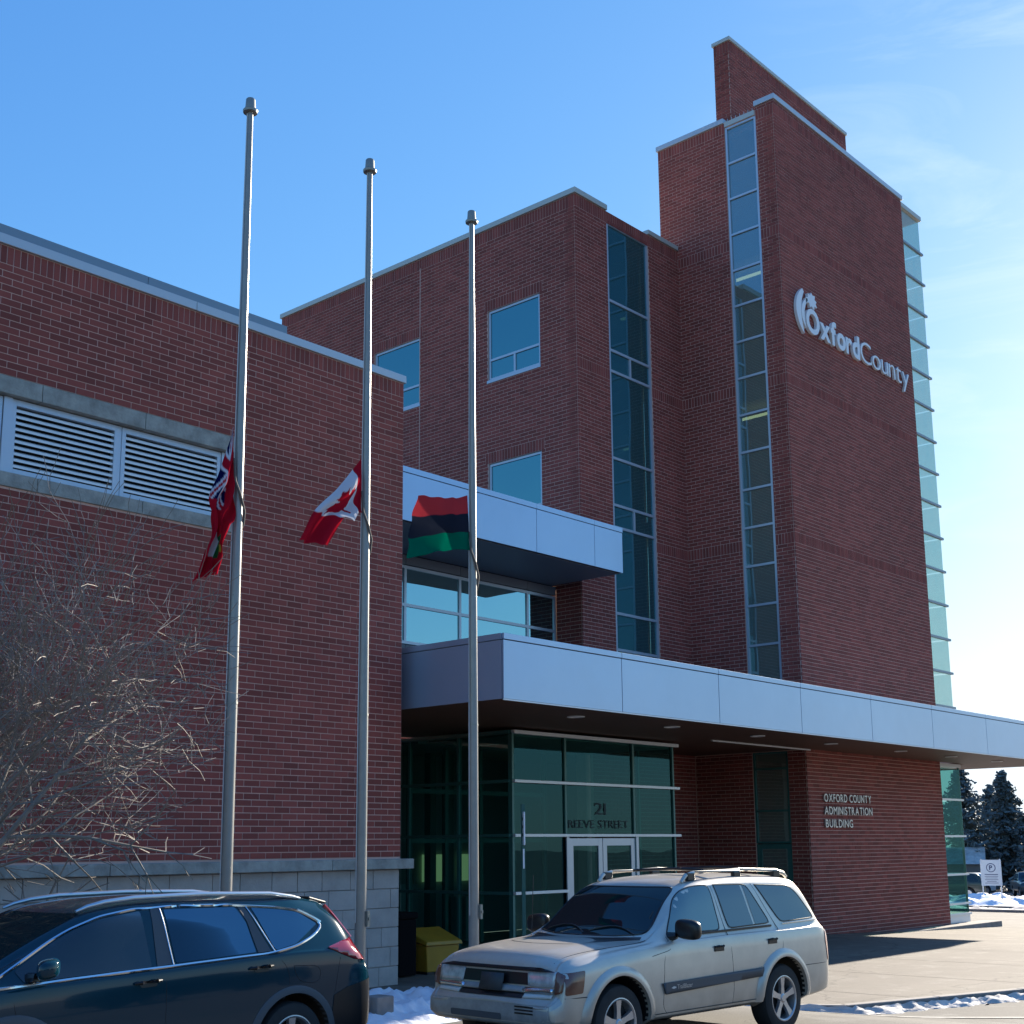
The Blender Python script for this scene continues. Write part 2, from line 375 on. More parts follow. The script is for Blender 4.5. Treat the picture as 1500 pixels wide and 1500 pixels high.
def frame(parent, axis, c, a0, a1, z0, z1, w=0.06, d=0.08, vs=(), hs=(), m=None, gm=None, name='window', glass_off=0.03, sill=None):
    """window = frame part with pane sub-parts. vs: (a, zlo, zhi) mullions; hs: z transoms"""
    m = m or ALU; b = MB()
    def bx(p0, p1, q0, q1, dd=0.0):
        if axis == 'y': b.box(p0, p1, c-dd, c+d, q0, q1)
        else: b.box(c-dd, c+d, p0, p1, q0, q1)
    bx(a0, a0+w, z0, z1); bx(a1-w, a1, z0, z1); bx(a0+w, a1-w, z0, z0+w, .002); bx(a0+w, a1-w, z1-w, z1, .002)
    for h in hs: bx(a0+w, a1-w, h-w/2, h+w/2, .004)
    for a, l, h in vs: bx(a-w/2, a+w/2, l, h, .001)
    f = b.build(name, m, parent)
    # panes: one per bay
    zz = [z0+w]+[x for h in sorted(hs) for x in (h-w/2, h+w/2)]+[z1-w]
    for i in range(0, len(zz), 2):
        l, h = zz[i], zz[i+1]; cuts = sorted(a for a, q0, q1 in vs if q0 < (l+h)/2 < q1)
        aa = [a0+w]+[x for a in cuts for x in (a-w/2, a+w/2)]+[a1-w]
        for j in range(0, len(aa), 2):
            g = MB()
            if axis == 'y': g.add([(aa[j], c+glass_off, l), (aa[j+1], c+glass_off, l), (aa[j+1], c+glass_off, h), (aa[j], c+glass_off, h)], [(0, 1, 2, 3)])
            else: g.add([(c+glass_off, aa[j], l), (c+glass_off, aa[j+1], l), (c+glass_off, aa[j+1], h), (c+glass_off, aa[j], h)], [(3, 2, 1, 0)])
            g.build('pane', gm or GW, f, fix=False)
    return f

# ---------------------------------------------------------------- terrain
def sst(a, b, x):
    t = min(1, max(0, (x-a)/(b-a))); return t*t*(3-2*t)
def plz(x, y): return -0.028*min(max(0.0, x-30.0), 20.0)-0.0215*max(0.0, x-50.0)
def asp(x, y):
    bump = 0.32*(1-sst(11.2, 13.2, y))*(1-sst(14.6, 18.0, x))
    return plz(x, y) - 0.12 + bump
def sheet(name, m, xs, ys, fz, inside=None, dz=0.0):
    idx = {}; b = MB()
    for i, x in enumerate(xs):
        for j, y in enumerate(ys): idx[i, j] = len(b.v); b.v.append((x, y, fz(x, y)+dz))
    b.n = len(b.v)
    for i in range(len(xs)-1):
        for j in range(len(ys)-1):
            if inside and not inside((xs[i]+xs[i+1])/2, (ys[j]+ys[j+1])/2): continue
            b.f.append((idx[i, j], idx[i+1, j], idx[i+1, j+1], idx[i, j+1]))
    return b.build(name, m, None, smooth=False, fix=False)
fine = lambda a, b, n: [a+(b-a)*i/n for i in range(n+1)]
gx = [-900, -300, -100, -40]+fine(-20, 30, 100)+[32, 36, 40, 45, 50, 60, 80, 110, 160, 300, 900]
gy = [-900, -300, -100, -40, -20]+fine(-6, 20, 60)+[25, 30, 40, 60, 90, 140, 300, 900]
struct(sheet('ground', ASPH, gx, gy, lambda x, y: asp(min(x, 150), y)))
# kerb line between road and plaza
KL = [(-30.0, 12.6), (15.2, 12.6), (17.45, 9.3), (21.0, 8.15), (30.0, 5.25), (57.0, -3.4)]
def kerb_y(x):
    for (xa, ya), (xb, yb) in zip(KL, KL[1:]):
        if xa <= x <= xb: return ya+(yb-ya)*(x-xa)/(xb-xa)
    return KL[-1][1]
pb = MB(); xs = fine(-30, 57, 174); prev = None
for i in range(len(xs)-1):
    xa, xb = xs[i], xs[i+1]
    for lo, hi in ((0.15, 1.5), (1.5, 4), (4, 12), (12, 40)):
        ya0, ya1, yb0, yb1 = kerb_y(xa)+lo, kerb_y(xa)+hi, kerb_y(xb)+lo, kerb_y(xb)+hi
        pb.add([(xa, ya0, plz(xa, 0)), (xb, yb0, plz(xb, 0)), (xb, yb1, plz(xb, 0)), (xa, ya1, plz(xa, 0))], [(0, 1, 2, 3)])
struct(pb.build('pavement', PLAZA, None, fix=False))
for (xa, ya), (xb, yb) in zip(KL, KL[1:]):
    n = max(1, round(math.hypot(xb-xa, yb-ya)/2.4)) if xa > 10 else max(1, round((xb-xa)/2.4))
    for k in range(n):
        p = Vector((xa+(xb-xa)*k/n, ya+(yb-ya)*k/n)); q = Vector((xa+(xb-xa)*(k+1)/n, ya+(yb-ya)*(k+1)/n))
        d = (q-p).normalized(); nn = Vector((-d.y, d.x))*0.16; p2 = p+d*0.006; q2 = q-d*0.006
        kb = MB()
        P = [p2, q2, q2+nn, p2+nn]
        kb.add([(v.x, v.y, plz(v.x, 0)-.32) for v in P]+[(v.x, v.y, plz(v.x, 0)+.012) for v in P],
               [(0, 3, 2, 1), (4, 5, 6, 7), (0, 1, 5, 4), (1, 2, 6, 5), (2, 3, 7, 6), (3, 0, 4, 7)])
        o = kb.build('kerb', KERB, None, bevel=0.015); struct(o)
# expansion joints of the pavement, wide cut lines standing as slightly sunk dark strips
jb = MB()
for x in range(16, 57, 3):
    jb.add([(x, kerb_y(x)+.3, plz(x, 0)+.004), (x+.025, kerb_y(x)+.3, plz(x, 0)+.004), (x+.025, 30, plz(x, 0)+.004), (x, 30, plz(x, 0)+.004)], [(0, 1, 2, 3)])
struct(jb.build('pavement_joints', mat('joint_dirt', (0.12, 0.105, 0.09), 0.95), None, fix=False))

# ---------------------------------------------------------------- low brick wing (left)
wing = thing('brick_wing', 'low flat-roofed brick wing with pale stone base and louvred windows, left of the entrance', 'building', (0, 0, 0))
WX0, WX1, WY = 2.0, 15.60, 16.53
whole = [(2.0, 12.0, 7.13, 8.70)]
sold = [(10.30, 10.565)]
wall_core('wall', wing, 'y', WY, 0.35, WX0, WX1, 2.07, 10.57, whole)
brick_wall(wing, 'y', WY, lay(WX0, WX1, 2.07, 10.57, whole, sold), single=300, view=lambda r: r[0] > 8.6 and not (r[2] < 7 and r[0] < 9))
box('side_wall', FARBRICK, wing, WX1-.36, WX1-.001, WY+.36, 30, 2.07, 10.57)
box('side_wall', FARBRICK, wing, WX0, WX1, 30, 30.3, 0, 10.57)
box('side_wall', FARBRICK, wing, WX0-.3, WX0, WY+.02, 30, 0, 10.57)
box('roof', ROOFEDGE, wing, WX0, WX1-.37, WY+.36, 29.99, 10.3, 10.45)
box('plinth_wall', STONE, wing, WX0, WX1-.02, WY+.06, WY+.34, -0.2, 1.90)
# pale base: rows of stone blocks
rnd = random.Random(3)
for k in range(6):
    z0, z1 = k*0.316-0.0, (k+1)*0.316; x = 2.0+(k % 2)*0.4
    while x < WX1-.03:
        w = rnd.choice((0.5, 0.6, 0.75)); x1 = min(x+w, WX1-.01)
        if WX1-x1 < .2: x1 = WX1-.01
        pr = rnd.uniform(-.004, .004)
        if x > 7: box('stone_block', STONE, wing, x+.005, x1-.005, WY+.02+pr, WY+.10, z0+.005, z1-.005, bevel=0.006)
        x = x1
for i in range(7):
    xa = 2.0+i*2.0; box('ledge_stone', LEDGE, wing, xa+.004, min(xa+2.0, WX1+.21)-.004 if i < 6 else WX1+.21, WY-.12, WY+.15, 1.905, 2.072, bevel=0.012)
for i in range(6):
    xa = 2.0+i*1.66; box('lintel_stone', LEDGE, wing, xa+.004, xa+1.656, WY-.015, WY+.34, 8.44, 8.69, bevel=0.008)
    box('sill_stone', LEDGE, wing, xa+.004, xa+1.656, WY-.03, WY+.34, 7.13, 7.33, bevel=0.008)
box('window_jamb', LEDGE, wing, 11.965, 12.0, WY+.02, WY+.30, 7.34, 8.43)
for i in range(3):
    xa = WX0+i*4.55; box('coping', COPING, wing, xa+.004, min(xa+4.55, WX1+.03)-.004 if i < 2 else WX1+.03, WY-.04, WY+.42, 10.575, 10.715, bevel=0.006)
box('side_coping', COPING, wing, WX1-.38, WX1+.03, WY+.425, 30, 10.575, 10.715)
for i in range(5):
    box('roof_flashing', ROOFEDGE, wing, -0.5+i*2.85+.005, -0.5+(i+1)*2.85-.005, 17.6, 17.8, 10.45, 11.42)
box('roof_flashing', ROOFEDGE, wing, 13.755, 14.0, 17.6, 18.0, 10.45, 11.2)
# louvre windows
LY = WY+.14
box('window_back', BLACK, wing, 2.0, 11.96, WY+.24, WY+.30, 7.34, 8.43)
for (a, b_, lou) in ((8.27, 9.93, True), (9.99, 11.75, True), (6.2, 8.13, False), (4.3, 6.14, False)):
    fb = MB(); w = .065
    fb.box(a, a+w, LY-.03, LY+.06, 7.345, 8.425); fb.box(b_-w, b_, LY-.03, LY+.06, 7.345, 8.425)
    fb.box(a+w, b_-w, LY-.032, LY+.058, 7.345, 7.43); fb.box(a+w, b_-w, LY-.032, LY+.058, 8.34, 8.425)
    f = fb.build('window', ALU, wing)
    if lou:
        n = 10
        for k in range(n):
            z = 7.455+k*0.0885; s = MB()
            s.add([(a+w, LY-.02, z), (b_-w, LY-.02, z), (b_-w, LY+.035, z+.035), (a+w, LY+.035, z+.035),
                   (a+w, LY-.02, z+.036), (b_-w, LY-.02, z+.036), (b_-w, LY+.035, z+.068), (a+w, LY+.035, z+.068)],
                  [(0, 3, 2, 1), (4, 5, 6, 7), (0, 1, 5, 4), (1, 2, 6, 5), (2, 3, 7, 6), (3, 0, 4, 7)])
            s.build('louvre_slat', LOUV, f)
    else:
        MB().add([(a+w, LY+.02, 7.43), (b_-w, LY+.02, 7.43), (b_-w, LY+.02, 8.34), (a+w, LY+.02, 8.34)], [(0, 1, 2, 3)]).build('pane', GR, f, fix=False)
box('window_post', ALU, wing, 8.14, 8.265, LY-.05, LY+.08, 7.34, 8.43)
box('window_post', ALU, wing, 11.755, 11.95, LY-.05, LY+.08, 7.34, 8.43)
box('window_post', ALU, wing, 9.932, 9.988, LY-.02, LY+.06, 7.34, 8.43)

# ---------------------------------------------------------------- office block (middle)
blk = thing('office_block', 'middle five-storey dark red brick office block with square windows, between low wing and sign tower', 'building')
BX, BY, BT = 25.58, 20.44, 19.66
fronth = [(26.98, 28.93, 5.5, 19.40)]
lefth = [(21.74, 23.68, 15.05, 17.18), (26.42, 28.42, 15.05, 17.18), (21.74, 23.68, 10.55, 12.68), (26.42, 28.42, 10.55, 12.68)]
S3 = [(BT-.36, BT-.005)]
wall_core('front_wall', blk, 'y', BY, .3, BX+.011, 30.449, 0, BT, fronth)
brick_wall(blk, 'y', BY, lay(BX, 30.445, 4.7, BT, fronth, S3+[(10.2, 10.5), (14.7, 15.0)]), single=150, view=lambda r: r[2] < 9.2 or r[2] > 18)
brick_wall(blk, 'y', BY, lay(25.9, 30.445, 0, 4.7, []))
wall_core('left_wall', blk, 'x', BX, .3, BY+.31, 33.05, 5.0, BT, [(21.3, 40, 5.0, 9.9)]+lefth)
heads = [(h[0]-.1, h[1]+.1, h[3], math.ceil((h[3]+.25)*10)/10) for h in lefth]
brick_wall(blk, 'x', BX, lay(BY+.035, 33.05, 8.8, BT, lefth, S3, heads), single=150, view=lambda r: r[0] < 24 and r[2] > 10.2)
brick_wall(blk, 'x', BX, lay(BY+.035, 21.3, 4.7, 8.8, []))
box('control_joint', MORTAR, blk, BX-.004, BX+.02, 26.41, 26.435, 9.9, BT-.3)
box('rear_wall', FARBRICK, blk, BX+.31, 38.6, 33.05, 33.3, 0, BT)
box('roof', ROOFEDGE, blk, BX+.31, 38.0, BY+.31, 33.04, BT-.5, BT-.35)
box('coping', GOLDCOP, blk, BX-.05, BX+.36, BY-.05, 33.1, BT+.005, BT+.16, bevel=.008)
box('coping', GOLDCOP, blk, BX+.362, 26.97, BY-.05, BY+.36, BT+.005, BT+.16, bevel=.008)
box('coping', GOLDCOP, blk, 26.99, 28.90, BY+.04, BY+.36, 19.41, 19.58, bevel=.008)
box('coping', GOLDCOP, blk, 28.91, 30.42, BY-.05, BY+.36, BT+.005, BT+.14, bevel=.008)
# windows in the left face
for i, (y0, y1, z0, z1) in enumerate(lefth):
    ym = (y0+y1)/2
    frame(blk, 'x', BX+.05, y0+.01, y1-.01, z0+.06, z1-.01, w=.065, vs=[(ym, z0, z0+.66)], hs=[z0+.66], gm=GW)
    box('window_sill', ALU, blk, BX-.02, BX+.13, y0-.02, y1+.02, z0-.03, z0+.055, bevel=.005)
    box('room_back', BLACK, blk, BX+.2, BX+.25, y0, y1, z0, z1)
# tall strip window in the front face
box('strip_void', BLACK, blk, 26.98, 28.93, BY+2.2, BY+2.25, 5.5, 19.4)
st_h = [17.05, 15.60, 15.00, 12.53, 11.22, 10.61, 8.27, 7.30]
frame(blk, 'y', BY+.02, 26.99, 28.92, 5.6, 19.36, w=.07, vs=[(27.95, 15.0, 15.6), (27.95, 10.61, 11.22)], hs=st_h, gm=GD, glass_off=.04)
for z in (19.45, 15.2, 10.8, 6.6): box('floor_slab', INT, blk, 26.98, 30.3, BY+.4, BY+2.19, z, z+.35)
box('inner_wall', INT, blk, 28.95, 29.05, BY+.4, BY+2.19, 5.5, 19.4); box('inner_wall', INT, blk, 26.8, 26.95, BY+.4, BY+2.19, 5.5, 19.4)
for z in (19.30, 15.05, 10.65): box('ceiling_light_strip', INT, blk, 27.4, 27.5, BY+.6, BY+2.0, z, z+.05)

# two-storey link with the ribbon glazing behind the upper canopy
GY = 21.30
frame(blk, 'y', GY, 16.2, BX-.03, 6.80, 8.62, w=.07, vs=[(18.1, 6.8, 8.62), (20.2, 6.8, 8.62), (22.0, 6.8, 8.62), (24.45, 6.8, 8.62)], hs=[7.70], gm=GR)
for i, (a, b_) in enumerate(((16.2, 18.1), (18.1, 20.2), (20.2, 22.0), (22.0, 24.45), (24.45, BX-.03))):
    box('spandrel_panel', SOFFITG, blk, a+.006, b_-.006, GY-.01, GY+.05, 8.64, 8.86)
    box('spandrel_panel', SOFFITG, blk, a+.006, b_-.006, GY-.01, GY+.05, 5.70, 6.78)
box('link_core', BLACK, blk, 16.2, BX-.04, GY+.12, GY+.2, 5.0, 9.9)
box('link_roof', ROOFEDGE, blk, 15.65, BX-.01, GY+.2, 33, 9.7, 9.9)

# upper canopy
uc = thing('upper_canopy', 'short upper canopy with pale blue-grey metal fascia over the second-floor windows', 'canopy')
UX = [15.75, 17.6, 20.05, 22.15, 24.3, 25.42]
for a, b_ in zip(UX, UX[1:]):
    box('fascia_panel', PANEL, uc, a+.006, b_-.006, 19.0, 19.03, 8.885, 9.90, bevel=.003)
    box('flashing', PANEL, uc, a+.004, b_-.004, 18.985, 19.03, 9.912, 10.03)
box('backing', DARKJ, uc, 15.76, 25.40, 19.031, 19.1, 8.89, 10.0)
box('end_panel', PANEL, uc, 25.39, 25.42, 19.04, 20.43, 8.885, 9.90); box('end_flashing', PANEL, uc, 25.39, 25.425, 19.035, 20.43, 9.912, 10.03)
box('soffit', SOFFITG, uc, 15.76, 25.385, 19.105, 21.28, 8.875, 8.93)
box('top', ROOFEDGE, uc, 15.76, 25.385, 19.105, 21.45, 9.92, 9.98)

# ---------------------------------------------------------------- stair tower (right)
tow = thing('sign_tower', 'tall dark red brick tower with narrow window strip, glass corner and county sign', 'tower')
TX, TY, TR, TT = 30.45, 17.0, 38.60, 23.12
striph = [(17.60, 18.65, 4.75, 22.98), (17.55, 18.62, 0.0, 4.66)]
bands = [(10.2, 10.5), (14.7, 15.0), (19.1, 19.4)]
wall_core('left_wall', tow, 'x', TX, .3, TY+.31, 21.04, -.4, TT, striph)
brick_wall(tow, 'x', TX, lay(TY+.035, 21.04, 4.7, TT, striph, bands+[(TT-.32, TT-.005)]), single=100, view=lambda r: r[0] > 18.6 and r[2] < 10)
brick_wall(tow, 'x', TX, lay(TY+.035, 20.43, -.3, 4.66, striph))
wall_core('front_wall', tow, 'y', TY, .3, TX+.011, TR, -.4, TT, [])
brick_wall(tow, 'y', TY, lay(TX, TR, -.3, TT, [], bands+[(TT-.32, TT-.005)]), single=200, view=lambda r: r[0] < 35 and (r[2] < 4.6 or r[2] > 6.5))
box('right_wall', FARBRICK, tow, TR-.3, TR-.001, 17.31, 21.04, -.4, TT); box('rear_wall', FARBRICK, tow, TX+.011, TR, 20.8, 21.03, -.4, TT)
box('roof', ROOFEDGE, tow, TX+.31, TR-.31, TY+.31, 20.79, TT-.4, TT-.3)
box('coping', COPING, tow, TX-.05, TR+.05, TY-.05, TY+.62, TT+.11, TT+.27, bevel=.008)
box('parapet_raise', FARBRICK, tow, TX+.005, TR-.005, TY+.005, TY+.60, TT+.002, TT+.108)
box('coping', COPING, tow, TX-.05, TX+.40, 18.66, 21.08, TT+.005, TT+.16, bevel=.008)
box('strip_coping', GOLDCOP, tow, TX-.02, TX+.40, 17.63, 18.64, 22.99, TT+.02)
box('coping', COPING, tow, TR-.35, TR+.05, TY+.63, 21.08, TT+.005, TT+.16)
for k in range(7):
    MB().lathe([(.008, 0), (.006, .12), (.0, .13)], c=(TX+.05, 17.72+k*.14, TT+.02), n=6).build('bird_spike', COPING, tow)
th = [21.81, 20.69, 19.57, 18.46, 17.37, 16.28, 15.19, 14.10, 13.01, 11.93, 10.84, 9.75, 8.65, 7.55, 6.45]
frame(tow, 'x', TX+.02, 17.61, 18.64, 5.5, 22.97, w=.062, hs=th, gm=GS, glass_off=.04)
frame(tow, 'x', TX+.02, 17.56, 18.61, 2.28, 4.66, w=.05, hs=[4.22, 3.12], gm=GS, m=ALUD, glass_off=.04)
# side door under the strip
d = box('side_door', ALUD, tow, TX+.03, TX+.09, 17.56, 17.70, -.0, 2.26); 
for a, b_, c, e in ((18.47, 18.61, 0, 2.26), (17.70, 18.47, 2.14, 2.26), (17.70, 18.47, 0, .25)): box('door_rail', ALUD, tow, TX+.031, TX+.091, a, b_, c, e)
MB().add([(TX+.06, 17.7, .25), (TX+.06, 18.47, .25), (TX+.06, 18.47, 2.14), (TX+.06, 17.7, 2.14)], [(3, 2, 1, 0)]).build('pane', GS, tow, fix=False)
# rooms behind the strip
box('inner_wall', INT, tow, 33.0, 33.1, 17.32, 20.75, -.3, TT-.5)
for z in (-.2, 4.0, 5.9, 10.2, 14.6, 18.9): box('floor_slab', INT, tow, TX+.4, 32.99, 17.32, 20.75, z, z+.35)
for z, y in ((18.6, 18.6), (14.3, 18.6)):
    MB().box(TX+.9, TX+1.0, 17.7, 19.2, z, z+.05).build('lit_tube', mat('tube_light', (1, .9, .6), emit=((1.0, .85, .5), 0.7)), tow)
box('stair_flight', INT, tow, TX+1.2, TX+2.4, 17.4, 19.4, 8.6, 8.75)
# top slab
SX0, SX1, SY0, SY1, ST = 30.75, 38.05, 18.55, 19.10, 25.95
slab = tow
wall_core('slab_wall', tow, 'y', SY0, .52, SX0+.011, SX1, TT-.3, ST, [])
brick_wall(tow, 'y', SY0, lay(SX0, SX1, TT-.2, ST, [], [(ST-.35, ST-.005)]))
brick_wall(tow, 'x', SX0, lay(SY0+.035, SY1, TT-.2, ST, [], [(ST-.35, ST-.005)]))
box('slab_coping', GOLDCOP, tow, SX0-.04, SX1+.04, SY0-.04, SY1+.04, ST+.004, ST+.12, bevel=.008)
# glass corner on the right
gx0, gx1, gy0 = 38.62, 40.05, 17.08
gh = [21.83, 20.72, 19.61, 18.52, 17.42, 16.31, 15.2, 14.11, 13.03, 11.94, 10.84, 9.73, 8.62, 7.54, 6.44]
zz = [5.4]+gh[::-1]+[23.03]
for i in range(len(zz)-1):
    l, h = zz[i]+.02, zz[i+1]-.02
    MB().add([(gx0+.03, gy0, l), (gx1, gy0, l), (gx1, gy0, h), (gx0+.03, gy0, h)], [(0, 1, 2, 3)]).build('corner_pane', GT, tow, fix=False)
    MB().add([(gx1, gy0, l), (gx1, gy0+1.4, l), (gx1, gy0+1.4, h), (gx1, gy0, h)], [(0, 1, 2, 3)]).build('side_pane', GT, tow, fix=False)
    if i: box('mullion', ROOFEDGE, tow, gx0+.02, gx1+.10, gy0-.06, gy0+.02, zz[i]-.035, zz[i]+.035)
    if 1 <= i: box('inner_fin', INT, tow, gx0+.55, gx0+.60, gy0+.9, gy0+1.0, l+.1, h-.25)
box('edge_trim', LOUV, tow, gx0-.015, gx0+.03, gy0-.03, gy0+.04, 5.4, 23.03)
box('glass_coping', GOLDCOP, tow, gx0-.01, gx1+.08, gy0-.08, gy0+1.45, 23.04, 23.2, bevel=.01)
lz = [0.12, .43, 1.30, 2.45, 3.56, 4.55]
for i in range(len(lz)-1):
    l, h = lz[i]+.03, lz[i+1]-.03
    MB().add([(gx0+.03, gy0, l), (gx1+.1, gy0, l), (gx1+.1, gy0, h), (gx0+.03, gy0, h)], [(0, 1, 2, 3)]).build('corner_pane', GV, tow, fix=False)
    MB().add([(gx1+.1, gy0, l), (gx1+.1, gy0+1.4, l), (gx1+.1, gy0+1.4, h), (gx1+.1, gy0, h)], [(0, 1, 2, 3)]).build('side_pane', GV, tow, fix=False)
    box('mullion', LOUV, tow, gx0+.0, gx1+.18, gy0-.06, gy0+.02, lz[i]-.03, lz[i]+.03)
box('edge_trim', LOUV, tow, gx0-.015, gx0+.04, gy0-.03, gy0+.04, -.1, 4.66)
box('corner_post', ALUD, tow, gx1+.06, gx1+.12, gy0+.001, gy0+.05, .12, 4.6)
box('corner_head', LOUV, tow, gx0-.01, gx1+.15, gy0-.05, gy0+1.4, 4.56, 4.665)
box('base_panel', LOUV, tow, gx0+.05, gx1+.14, gy0-.01, gy0+1.4, -.26, .085)
box('corner_floor', FLOORI, tow, gx0+.05, gx1-.02, gy0+.05, gy0+1.35, 5.2, 5.39)
# projecting plinth at the foot of the tower
box('plinth', KERB, tow, TX-.1, 41.1, 16.45, 17.06, -.45, -.13, bevel=.02)

# ---------------------------------------------------------------- entrance canopy
can = thing('entrance_canopy', 'long flat entrance canopy with pale blue-grey metal fascia panels running across the front', 'canopy')
CX0, CX1, CY, CZ0, CZ1 = 15.94, 43.1, 14.44, 4.67, 5.77
J = [CX0, 19.2, 22.45, 25.75, 29.1, 32.5, 36.0, 39.4, CX1]
for a, b_ in zip(J, J[1:]):
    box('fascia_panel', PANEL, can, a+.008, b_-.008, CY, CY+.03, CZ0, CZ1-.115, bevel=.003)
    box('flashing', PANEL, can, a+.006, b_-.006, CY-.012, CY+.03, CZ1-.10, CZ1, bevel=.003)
box('fascia_lip', LOUV, can, CX0+.001, CX1-.001, CY+.001, CY+.02, CZ0-.025, CZ0-.003)
box('backing', DARKJ, can, CX0+.035, CX1-.04, CY+.032, CY+.1, CZ0+.002, CZ1-.01)
for a, b_ in ((CY+.035, 17.9), (17.9, 21.2)):
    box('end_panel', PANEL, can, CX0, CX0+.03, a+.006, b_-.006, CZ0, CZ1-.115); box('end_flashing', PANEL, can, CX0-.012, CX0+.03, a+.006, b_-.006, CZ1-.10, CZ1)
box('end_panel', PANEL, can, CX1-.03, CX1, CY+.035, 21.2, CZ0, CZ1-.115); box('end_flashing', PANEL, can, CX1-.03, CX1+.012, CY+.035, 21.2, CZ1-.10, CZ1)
n = 0
for a, b_, c, e in ((CX0+.031, TX-.02, CY+.101, 21.25), (TX-.02, 43.06, CY+.101, TY-.07), (40.3, 43.06, TY-.07, 21.2)):
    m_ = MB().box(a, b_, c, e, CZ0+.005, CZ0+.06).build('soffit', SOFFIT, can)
    MB().box(a, b_, c, e, CZ1-.12, CZ1-.05).build('top', ROOFEDGE, can)
box('soffit_trim', LOUV, can, 25.97, TX+.12, 16.93, 16.98, CZ0-.03, CZ0+.004)
for x in (19.2, 22.35, 25.7, 29.1, 32.9, 36.1, 39.4):
    MB().lathe([(.17, -.004), (.17, -.02), (.12, -.022), (.11, -.004)], c=(x, 15.55, CZ0), n=20).build('downlight', WHITE, can)

# ---------------------------------------------------------------- glazed entrance
ent = thing('glazed_entrance', 'green-tinted glass entrance vestibule with silver double doors below the long canopy', 'entrance')
EX0, EX1, EY, EZ = 20.0, 25.76, 17.9, 4.66
b = MB()
for z in (4.58, 3.575, 2.48, 1.33, .22):
    w = .075 if z > 4 else .06
    if z > 2.3: box('transom', LOUV, ent, EX0+.01, EX1+.12, EY-.07, EY+.03, z-w/2, z+w/2, bevel=.004)
    else:
        box('transom', LOUV, ent, EX0+.01, 21.69, EY-.07, EY+.03, z-w/2, z+w/2, bevel=.004)
        box('transom', LOUV if z > 1 else ALUD, ent, 24.24, EX1+.05, EY-.05, EY+.03, z-w/2, z+w/2)
    box('side_transom', ALUD, ent, EX0-.05, EX0+.03, EY+.05, 21.2, z-w/2, z+w/2)
for x in (EX0+.03, 21.72, 24.15, 25.72): box('mullion', ALUD, ent, x-.03, x+.03, EY+.001, EY+.09, .1, 4.56)
for y in (17.98, 19.45, 20.95): box('side_mullion', ALUD, ent, EX0+.001, EX0+.09, y-.03, y+.03, .1, 4.56)
box('sill', ALUD, ent, EX0-.02, EX1, EY-.02, EY+.1, 0, .19); box('side_sill', ALUD, ent, EX0-.02, EX0+.1, EY+.101, 21.2, 0, .19)
box('return_mullion', ALUD, ent, 25.69, 25.75, 18.9, 18.96, .1, 4.56)
xs_ = [EX0, 21.72, 24.15, 25.76]; zs_ = [.22, 1.33, 2.48, 3.575, 4.58]
for i in range(3):
    for k in range(4):
        if i == 1 and k < 2: continue
        MB().add([(xs_[i], EY+.04, zs_[k]), (xs_[i+1], EY+.04, zs_[k]), (xs_[i+1], EY+.04, zs_[k+1]), (xs_[i], EY+.04, zs_[k+1])], [(0, 1, 2, 3)]).build('pane', GV, ent, fix=False)
ys_ = [EY+.04, 19.45, 21.2]
for i in range(2):
    for k in range(4):
        MB().add([(EX0+.04, ys_[i], zs_[k]), (EX0+.04, ys_[i+1], zs_[k]), (EX0+.04, ys_[i+1], zs_[k+1]), (EX0+.04, ys_[i], zs_[k+1])], [(3, 2, 1, 0)]).build('side_pane', GV, ent, fix=False)
MB().add([(EX1-.04, EY+.05, .2), (EX1-.04, 20.4, .2), (EX1-.04, 20.4, 4.58), (EX1-.04, EY+.05, 4.58)], [(0, 1, 2, 3)]).build('side_pane', GV, ent, fix=False)
# door frame and two leaves
box('door_frame', ALU, ent, 21.69, 21.78, EY-.03, EY+.10, .05, 2.45); box('door_frame', ALU, ent, 24.15, 24.24, EY-.03, EY+.10, .05, 2.45)
for a, b_ in ((21.80, 22.945), (22.965, 24.13)):
    lf = MB(); w = .14
    lf.box(a, a+w, EY, EY+.05, .08, 2.42); lf.box(b_-w, b_, EY, EY+.05, .08, 2.42); lf.box(a+w, b_-w, EY+.001, EY+.049, 2.26, 2.42); lf.box(a+w, b_-w, EY+.001, EY+.049, .08, .33)
    dr = lf.build('door', ALU, ent, bevel=.003)
    MB().add([(a+w, EY+.025, .33), (b_-w, EY+.025, .33), (b_-w, EY+.025, 2.26), (a+w, EY+.025, 2.26)], [(0, 1, 2, 3)]).build('pane', GV, dr, fix=False)
    hx = b_-.09 if a < 22 else a+.09
    MB().tube([(hx, EY-.01, 1.0), (hx, EY-.07, 1.0), (hx, EY-.07, 1.35), (hx, EY-.01, 1.35)], .012, 8).build('handle', ALU, dr, smooth=True)
box('door_notice', WHITE, ent, 22.45, 22.66, EY+.012, EY+.018, 1.1, 1.42)
# inside
box('floor', FLOORI, ent, EX0+.1, 25.56, EY+.1, 23.6, .02, .09)
box('ceiling', INTD, ent, EX0+.1, EX1-.05, EY+.1, 20.43, 4.5, 4.6); box('ceiling', INTD, ent, EX0+.1, 29.9, 20.76, 23.6, 4.5, 4.6)
box('back_wall', INTD, ent, 15.8, 29.9, 23.6, 23.7, .1, 4.5); box('inner_side_wall', INTD, ent, 29.9, 30.0, 20.76, 23.7, .1, 4.6); box('inner_floor', FLOORI, ent, 25.57, 29.9, 20.76, 23.6, .02, .09)
box('left_inner_wall', INTD, ent, 15.7, 15.8, 21.3, 23.6, .1, 4.6); box('inner_ceiling', INTD, ent, 15.8, EX0+.09, 21.3, 23.6, 4.5, 4.6)
box('inner_floor', FLOORI, ent, 15.8, EX0+.09, 21.3, 23.6, .02, .09)
